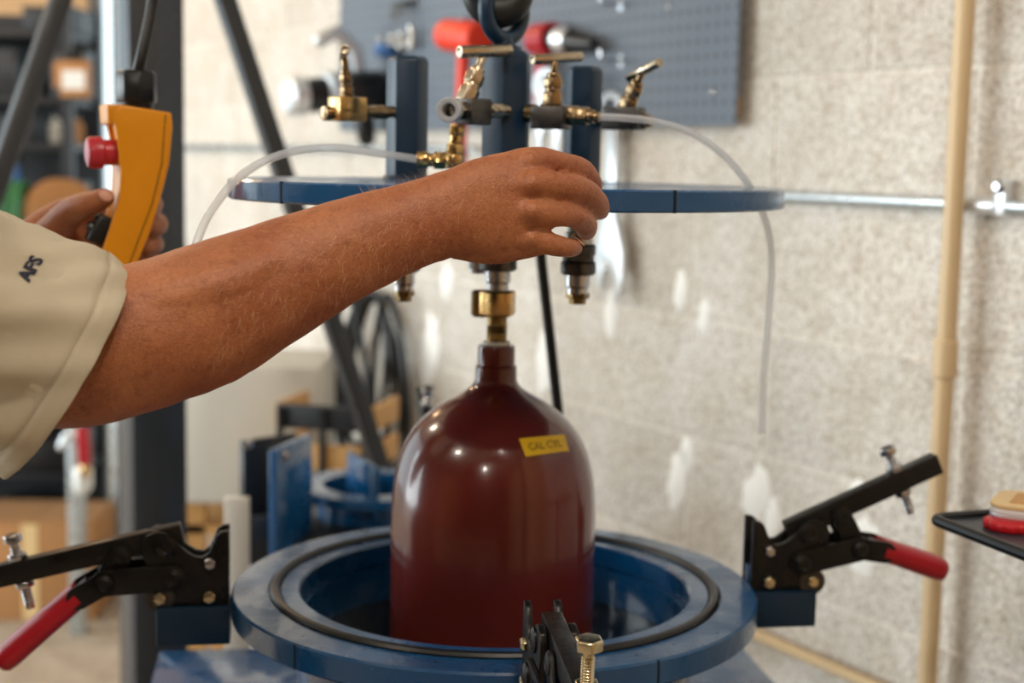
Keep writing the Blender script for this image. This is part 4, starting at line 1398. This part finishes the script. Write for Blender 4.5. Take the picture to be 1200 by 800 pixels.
# local -y runs along the beam towards the camera, local x towards the block wall
MB().box((0, 0, 1.33), (0.1, 0.1, 2.58)).build('post', 'grey_post', gt, bevel=0.006)
MB().box((0, 0, 0.02), (0.2, 0.2, 0.04)).build('foot_plate', 'grey_post', gt, bevel=0.004)
for s in (-1, 1):
    MB().bar((s * 0.02, 0, 2.10), (s * 0.755, 0, 0.05), 0.034, 0.034, (0, 1, 0)).build('brace', 'brace_grey', gt, bevel=0.004)
    MB().box((s * 0.745, 0, 0.02), (0.08, 0.10, 0.04)).build('brace_foot', 'grey_post', gt, bevel=0.004)
MB().box((0, -1.25, 2.70), (0.1, 3.1, 0.16)).build('beam', 'grey_post', gt, bevel=0.004)
MB().box((0, -2.70, 1.33), (0.1, 0.1, 2.58)).build('post', 'grey_post', gt, bevel=0.006)
MB().box((0, -2.70, 0.02), (0.2, 0.2, 0.04)).build('foot_plate', 'grey_post', gt, bevel=0.004)

# ================================================================== SHELVES AND BENCH FAR LEFT
SY = 5.3
xr = at(105, 200, SY).x
su = thing('shelf_unit', 'dark metal shelving crowded with shop supplies at the far left', 'shelf', ((xr - 0.45), SY, 0))
for sx in (-0.43, 0.43):
    for sy in (-0.18, 0.18):
        MB().box((sx, sy, 1.0), (0.035, 0.035, 2.0)).build('upright', 'dark_shelf', su)
shz = [at(60, y, SY - 0.2).z for y in (40, 118, 172, 296, 420, 560)] + [0.12]
for z in shz:
    MB().box((0, 0, z), (0.86, 0.38, 0.025)).build('shelf_board', 'dark_shelf', su, bevel=0.003)
MB().box((0, 0.18, 1.0), (0.86, 0.01, 1.95)).build('back_panel', 'dark_shelf', su)
SX0 = su.location


def shelf_item(name, label, cat, x0, x1, y0, zbase, m, kind='box', cap=None, depth=0.14, Yo=-0.1, group='supplies on the dark shelving'):
    Yi = SY + Yo
    a, b = at(x0, y0, Yi), at(x1, y0, Yi)
    wd = b.x - a.x
    h = max(0.02, (a.z + b.z) / 2 - zbase - 0.013)
    t = thing(name, label, cat, ((a.x + b.x) / 2, Yi, zbase + 0.013), 0, group)
    if kind == 'box':
        MB().box((0, 0, h * .5), (wd, depth, h)).build('body', m, t, bevel=0.004)
        if cap: MB().box((0, -depth / 2 - 0.0012, h * .5), (wd * .8, 0.002, h * .55)).build('label', cap, t)
        MB().box((0, 0, h + 0.003), (wd * 1.03, depth * 1.03, 0.008)).build('lid', m, t, bevel=0.002)
    else:
        r = wd / 2
        MB().lathe([(r * .92, 0), (r, 0.004), (r, h * .68), (r * .45, h * .82), (r * .38, h)], n=20).build('body', m, t)
        MB().cyl((0, 0, h * .9), (0, 0, h * 1.06), r * .48, n=16).build('cap', cap or 'black_plastic', t)
    return t


Z = shz
shelf_item('storage_box', 'black box with brown lid on the upper shelf at far left', 'box', 66, 104, 62, Z[1], 'dark_shelf', cap='cardboard')
shelf_item('storage_box', 'dark carton with pale pink-white label on the upper shelf', 'box', 72, 105, 74, Z[1], 'cardboard', cap='white_plastic', Yo=-0.2, depth=0.05)
shelf_item('bottle', 'pale bottle on the middle dark shelf', 'bottle', 57, 73, 134, Z[2], 'cabinet_white', 'round')
shelf_item('bottle', 'tan bottle beside the pale bottle on the middle shelf', 'bottle', 83, 98, 136, Z[2], 'cardboard', 'round')
shelf_item('storage_box', 'low dark box at the left of the middle shelf', 'box', 6, 48, 140, Z[2], 'dark_shelf')
shelf_item('storage_box', 'brown box on the shelf below the pale bottle', 'box', 62, 100, 215, Z[3], 'dark_shelf', cap='cardboard')
shelf_item('bottle', 'pale blue bottle above the green hose', 'bottle', 14, 27, 182, Z[3], 'blue_plastic', 'round', Yo=0.08)
shelf_item('storage_bin', 'tall grey bin at the top left of the shelving', 'bin', -30, 34, 62, Z[1], 'brace_grey', depth=0.3, Yo=0.0)
shelf_item('storage_bin', 'black bin on the top shelf at far left', 'bin', 40, 100, 14, Z[0], 'dark_shelf', depth=0.25, Yo=0.02)
shelf_item('storage_bin', 'black tool case low on the shelving at far left', 'bin', 10, 100, 505, Z[5], 'black_paint', depth=0.3, Yo=-0.02)
shelf_item('storage_box', 'dark carton on the lowest part of the shelving', 'box', 0, 70, 590, Z[6], 'dark_shelf', depth=0.3, Yo=-0.02)

# green hose coil and brown reel on the shelf
c = at(14, 262, SY - 0.25)
t = thing('hose_coil', 'coil of green hose on the shelf at the left edge', 'hose', (c.x, c.y, Z[3] + 0.014), 0)
for i in range(5):
    rr_ = 0.092 - 0.012 * (i % 2)
    MB().tube([V(((i - 2) * 0.021, rr_ * math.cos(2 * PI * j / 36) * 0.9, 0.118 + 0.105 * math.sin(2 * PI * j / 36))) for j in range(36)], 0.011, 10, close=True).build('loop', 'green_hose', t)
c = at(72, 248, SY - 0.26)
t = thing('cable_reel', 'round tan reel standing beside the green hose coil', 'reel', (c.x, c.y, Z[3] + 0.014), R(35))
for s in (-1, 1):
    MB().cyl((0, s * 0.035 - 0.006, 0.122), (0, s * 0.035 + 0.006, 0.122), 0.12, n=40).build('disc', 'cardboard', t, bevel=0.002)
MB().cyl((0, -0.03, 0.122), (0, 0.03, 0.122), 0.07, n=28).build('drum', 'wood', t)

# steel-legged bench with a box under it
BY = 4.45
bx = at(92, 700, BY).x
bn = thing('work_bench', 'bench with pale steel legs behind the left clamp', 'bench', (bx - 0.42, BY + 0.25, 0))
MB().box((0, 0, 0.86), (0.95, 0.6, 0.04)).build('bench_top', 'dark_shelf', bn, bevel=0.004)
for sx in (-0.42, 0.42):
    for sy in (-0.25, 0.25):
        MB().box((sx, sy, 0.42), (0.045, 0.045, 0.84)).build('leg', 'galvanised', bn, bevel=0.004)
MB().box((0, 0.25, 0.16), (0.8, 0.03, 0.04)).build('stretcher', 'galvanised', bn)
c = at(70, 680, 5.0)
cb_ = thing('cardboard_box', 'brown cardboard box on the floor behind the left red grip', 'box', (at(52, 700, 4.72).x, 4.72, 0), R(2))
hgt = at(58, 606, 4.65).z
MB().box((0, 0, hgt / 2), (0.40, 0.30, hgt)).build('carton', 'cardboard', cb_, bevel=0.003)
for s in (-1, 1):
    MB().box((s * 0.1, 0, hgt + 0.003), (0.196, 0.296, 0.004)).build('flap', 'cardboard', cb_)
MB().box((0, -0.151, hgt * .5), (0.05, 0.002, hgt * .98)).build('packing_tape', 'pale_wood', cb_)
# spray gun hanging from the bench edge
c = at(98, 520, 4.0)
sg = thing('spray_gun', 'red-handled spray gun with white cup hanging left of the grey post', 'spray gun', c)
k = (c - CAM0).length / FPX
MB().box((0, 0, -2 * k), (13 * k, 0.03, 44 * k), Matrix.Rotation(R(-3), 3, 'Y')).build('handle', 'red_grip', sg, bevel=0.006)
MB().lathe([(4 * k, 0), (6 * k, -4 * k), (6 * k, -12 * k), (4 * k, -16 * k)], (1 * k, 0, -22 * k), n=12).build('brass_fitting', 'brass', sg)
MB().lathe([(9 * k, 0), (11 * k, -3 * k), (11 * k, -22 * k), (7 * k, -30 * k)], (-4 * k, 0.02, -28 * k), n=20).build('cup', 'white_plastic', sg)
MB().tube([(-6 * k, 0, 12 * k), (-20 * k, 0, 8 * k), (-26 * k, 0, -4 * k)], [4 * k, 5 * k, 4 * k], 12, True).build('nozzle', 'bright_metal', sg)
MB().tube([(0, 0, 20 * k), (0, 0.08, 90 * k), (0, 0.32, 100 * k)], 0.006, 8).build('air_hose', 'black_rubber', sg)

# ================================================================== WHITE CABINET, RACK AND SPARE TANK
a = at(212, 590, 3.2); b = at(372, 590, 3.2); tp = at(300, 430, 3.2)
wc = thing('equipment_cabinet', 'plain off-white cabinet standing behind the grey post', 'cabinet', ((a.x + b.x) / 2, 3.36, 0))
wd = b.x - a.x
MB().box((0, 0, (a.z + tp.z) / 2), (wd, 0.32, tp.z - a.z)).build('cabinet_body', 'cabinet_white', wc, bevel=0.006)
MB().box((0, -0.163, (a.z + tp.z) / 2), (wd * .97, 0.008, (tp.z - a.z) * .95)).build('door', 'cabinet_white', wc, bevel=0.002)
MB().box((wd * .42, -0.172, (a.z + tp.z) / 2), (0.012, 0.012, 0.08)).build('handle', 'black_plastic', wc, bevel=0.002)
for sx in (-1, 1):
    for sy in (-1, 1):
        MB().box((sx * (wd / 2 - 0.03), sy * 0.13, a.z / 2), (0.04, 0.04, a.z)).build('leg', 'wood', wc)
MB().box((0, 0, a.z - 0.06), (wd * .95, 0.3, 0.02)).build('shelf', 'wood', wc)

c = at(396, 520, 3.02)
rk = thing('wooden_crate', 'wooden crate with dark slats beside the coiled black hose', 'crate', (c.x, 3.03, 0), R(-12))
zt_ = at(388, 468, 3.05).z
for z in (zt_ - 0.02, zt_ - 0.10, zt_ - 0.18):
    MB().box((0, -0.09, z), (0.20, 0.012, 0.05)).build('slat', 'dark_shelf' if z > zt_ - 0.05 else 'wood', rk, bevel=0.002)
    MB().box((-0.1, 0.0, z), (0.012, 0.17, 0.05)).build('slat', 'wood', rk, bevel=0.002)
    MB().box((0.1, 0.0, z), (0.012, 0.17, 0.05)).build('slat', 'wood', rk, bevel=0.002)
for sx in (-.09, .0, .09):
    MB().box((sx, -0.10, zt_ / 2), (0.012, 0.012, zt_)).build('post', 'black_paint', rk)
MB().box((0, 0, zt_ - 0.205), (0.2, 0.17, 0.012)).build('base_board', 'wood', rk)
for sx in (-.09, .09):
    MB().box((sx, 0.08, (zt_ - 0.2) / 2), (0.02, 0.02, zt_ - 0.2)).build('leg', 'black_paint', rk)

TZ = at(400, 612, 2.3).z
sp0 = at(400, 600, 2.32)
st = thing('spare_tank', 'second smaller blue tank with upright plates behind the main tank', 'tank', (sp0.x, sp0.y, 0))


def S_(px, py, Y):
    return at(px, py, Y) - V((sp0.x, sp0.y, 0))


def plate(name, p0, p1, ztop, zbot, th, m):
    d = (V((p1.x, p1.y, 0)) - V((p0.x, p0.y, 0)))
    c = (p0 + p1) / 2
    return MB().box((c.x, c.y, (ztop + zbot) / 2), (d.length, th, ztop - zbot), Matrix.Rotation(math.atan2(d.y, d.x), 3, 'Z')).build(name, m, st, bevel=0.002)


zt1 = at(300, 514, 2.3).z
o = plate('black_plate', S_(283, 560, 2.28), S_(345, 560, 2.36), zt1, TZ - 0.06, 0.012, 'black_paint')
plate('blue_plate', S_(319, 560, 2.16), S_(362, 560, 2.30), at(340, 516, 2.24).z, TZ - 0.02, 0.012, 'blue_paint')
for px, py, Y in ((291, 520, 2.27), (333, 534, 2.19)):
    p = S_(px, py, Y)
    MB().lathe([(0.008, 0), (0.008, 0.004), (0.004, 0.006)], p, (0.2, -1, 0), 6).build('bolt', 'steel', st)
plate('bright_blue_plate', S_(409, 560, 2.44), S_(441, 560, 2.31), at(425, 540, 2.36).z, TZ + 0.0, 0.010, 'blue_paint')
rc = S_(438, 590, 2.42)
zr_ = at(380, 575, 2.36).z
MB().lathe([(0.085, zr_ - 0.016), (0.085, zr_), (0.125, zr_), (0.127, zr_ - 0.002), (0.127, zr_ - 0.016)], (rc.x, rc.y, 0), n=64, close=True).build('flange', 'blue_paint', st)
MB().lathe([(0.088, 0.40), (0.093, 0.40), (0.093, zr_ - 0.016), (0.088, zr_ - 0.016)], (rc.x, rc.y, 0), n=48, close=True).build('tank_wall', 'blue_paint', st)
p = S_(360, 605, 2.3)
MB().box((p.x + 0.01, p.y + 0.10, TZ - 0.05), (0.16, 0.34, 0.07), Matrix.Rotation(R(25), 3, 'Z')).build('base_block', 'black_paint', st, bevel=0.003)
p = S_(300, 625, 2.2)
MB().box((p.x + 0.0, p.y + 0.04, p.z - 0.02), (0.055, 0.02, 0.075), Matrix.Rotation(R(30), 3, 'Z')).build('grey_slab', 'brace_grey', st, bevel=0.002)
for dx, dy in ((-0.10, 0.04), (0.10, 0.12), (-0.06, 0.2)):
    MB().box((dx - 0.02, dy, (TZ - 0.08) / 2), (0.04, 0.04, TZ - 0.08)).build('leg', 'black_paint', st)
# pale board leaning beside the left clamp
a = at(270, 700, 2.0)
lb = thing('leaning_board', 'narrow pale board standing upright beside the left clamp', 'board', (a.x, 2.05, 0))
zb2 = at(270, 592, 2.0).z
MB().box((0, 0, zb2 / 2), (0.034, 0.018, zb2)).build('board', 'cabinet_white', lb, bevel=0.002)
MB().box((0, 0, 0.01), (0.12, 0.12, 0.02)).build('base', 'dark_shelf', lb)

# ------------------------------------------------------------------ coil of black hose on the wall
hw = onwall(452, 352, 0.0)
hc = thing('hose_coil', 'coil of black rubber hose hanging on the block wall', 'hose', hw, WROT)
HI = Matrix.Translation(hw) @ Matrix.Rotation(WROT, 4, 'Z')
HI = HI.inverted()
for i, (x0, x1, y0, y1, off, tl) in enumerate([(384, 480, 340, 562, .035, 0), (394, 468, 342, 540, .058, 6), (404, 458, 344, 520, .040, 10), (432, 482, 346, 552, .062, -4), (388, 436, 344, 556, .066, -6)]):
    path = []
    for j in range(48):
        t_ = 2 * PI * j / 48
        px = (x0 + x1) / 2 + (x1 - x0) / 2 * math.cos(t_) * (0.78 + 0.22 * -math.sin(t_)) + tl * math.sin(t_)
        py = (y0 + y1) / 2 - (y1 - y0) / 2 * math.sin(t_)
        path.append(HI @ onwall(px, py, off + 0.008 * math.sin(3 * t_ + i)))
    MB().tube(path, 0.0085, 10, close=True).build('loop', 'black_rubber', hc)
MB().tube([V((0, 0.0, 0)), V((0, -0.08, 0.0)), V((0, -0.095, 0.03))], 0.007, 10, True).build('wall_hook', 'dark_steel', hc)

# ================================================================== TRAY AT THE RIGHT EDGE
TC = at(1092, 609, 1.36)
tz = TC.z
n1 = onz(1200, 651, tz); f1 = onz(1166, 601, tz)
e1 = (n1 - TC).normalized(); e2 = (f1 - TC).normalized()
e2 = (e2 - e1 * e1.dot(e2)).normalized()
tray = thing('instrument_tray', 'dark grey tray with rounded black rim at the right edge', 'tray', (TC.x, TC.y, 0))
tb = V((TC.x, TC.y, 0))
LN, LF = 0.42, 0.30
cor = [TC, TC + e1 * LN, TC + e1 * LN + e2 * LF, TC + e2 * LF]
ctr = sum(cor, V((0, 0, 0))) / 4
MB().rings([[c_ - tb + V((0, 0, -0.003)) for c_ in cor], [c_ - tb + V((0, 0, 0.001)) for c_ in cor]]).build('tray_base', 'tray_grey', tray)
rim = []
for i in range(4):
    c_ = cor[i]; a = (cor[i - 1] - c_).normalized(); b = (cor[(i + 1) % 4] - c_).normalized()
    for u in range(6):
        t_ = u / 5
        rim.append(c_ - tb + a * 0.014 * (1 - t_) ** 2 + b * 0.014 * t_ ** 2 + V((0, 0, 0.001)))
MB().tube(rim, 0.0055, 10, close=True).build('rim', 'black_plastic', tray)
MB().cyl((ctr.x - tb.x, ctr.y - tb.y, 0.02), (ctr.x - tb.x, ctr.y - tb.y, tz - 0.003), 0.016, n=20).build('pole', 'black_paint', tray)
MB().lathe([(0.16, 0), (0.16, 0.012), (0.03, 0.03), (0.017, 0.05)], (ctr.x - tb.x, ctr.y - tb.y, 0), n=32).build('foot', 'black_paint', tray)
# red fluted cap with a pale board resting on it
rp = onz(1184, 621, tz)
rd = thing('fluted_cap', 'red plastic fluted cap lying on the dark tray', 'cap', (rp.x, rp.y, tz + 0.0012))
out = []
mbq = MB()
rs = []
for z, k in ((0, .93), (0.0015, 1.0), (0.0075, 1.0), (0.009, .93)):
    rs.append([V(((0.0235 + 0.0011 * math.cos(14 * 2 * PI * j / 112)) * k * math.cos(2 * PI * j / 112), (0.0235 + 0.0011 * math.cos(14 * 2 * PI * j / 112)) * k * math.sin(2 * PI * j / 112), z)) for j in range(112)])
mbq.rings(rs).build('cap_shell', 'red_plastic', rd, angle=50)
MB().lathe([(0.016, 0.009), (0.016, 0.0098), (0.006, 0.0098)], n=40).build('cap_disc', 'red_plastic', rd)
bp_ = rp + V((0.042, 0.012, 0))
wb = thing('name_board', 'pale wood-faced board with rounded corner on the red cap', 'board', (bp_.x, bp_.y, tz + 0.0112), R(-28))


def rrect(w_, h_, r, n=6):
    o = []
    for cx_, cy_, a0 in ((w_ / 2 - r, h_ / 2 - r, 0), (-w_ / 2 + r, h_ / 2 - r, 90), (-w_ / 2 + r, -h_ / 2 + r, 180), (w_ / 2 - r, -h_ / 2 + r, 270)):
        for i in range(n + 1):
            a = R(a0 + 90 * i / n)
            o.append((cx_ + r * math.cos(a), cy_ + r * math.sin(a)))
    return o


for nm, z0, z1, m_, k in (('lower_layer', 0, 0.0035, 'bright_metal', 1.0), ('middle_layer', 0.0036, 0.0085, 'white_plastic', 0.995), ('wood_face', 0.0086, 0.0125, 'pale_wood', 1.0)):
    pl_ = rrect(0.105 * k, 0.075 * k, 0.018)
    MB().rings([[V((x, y, z0)) for x, y in pl_], [V((x, y, z1)) for x, y in pl_]]).build(nm, m_, wb, bevel=0.0006)
MB().box((-0.01, -0.0375, 0.006), (0.014, 0.003, 0.0115)).build('clip', 'brass', wb, bevel=0.0005)
MB().box((0.0, 0.0, 0.0129), (0.07, 0.045, 0.0006)).build('inset_line', 'wood', wb)

# ================================================================== CEILING LAMPS
for i, (x, y, lb_, pw, lc) in enumerate([(-1.55, 0.35, 'round ceiling lamp near the shop front, left of the person', 38, (1.0, 0.92, 0.82)), (0.25, 0.2, 'round ceiling lamp near the shop front, right', 38, (1.0, 0.92, 0.82)),
                                         (-2.0, 2.9, 'round ceiling lamp over the person', 28, (1.0, 0.88, 0.74)), (-1.9, 4.6, 'round ceiling lamp at the far end', 22, (1.0, 0.62, 0.34)),
                                         (-0.6, -1.6, 'added round fill lamp behind the viewer', 36, (1.0, 0.94, 0.86))]):  # the last one is an added fill lamp, making up for lost ambient light
    lt = thing('ceiling_lamp', lb_, 'lamp', (x, y, 3.05), 0, 'ceiling lamps')
    MB().lathe([(0.05, 0), (0.05, -0.04), (0.17, -0.11), (0.18, -0.13), (0.17, -0.13), (0.05, -0.06)], n=32).build('shade', 'dark_shelf', lt)
    MB().lathe([(0.02, -0.06), (0.05, -0.08), (0.075, -0.115), (0.06, -0.14), (0.02, -0.15)], n=24).build('bulb', 'lamp_glow', lt)
    l = bpy.data.lights.new('lamp_light', 'POINT')
    l.energy = pw
    l.color = lc
    l.shadow_soft_size = 0.09
    lo = bpy.data.objects.new('lamp_light', l)
    COL.objects.link(lo)
    lo.parent = lt
    lo.location = (0, 0, -0.25)
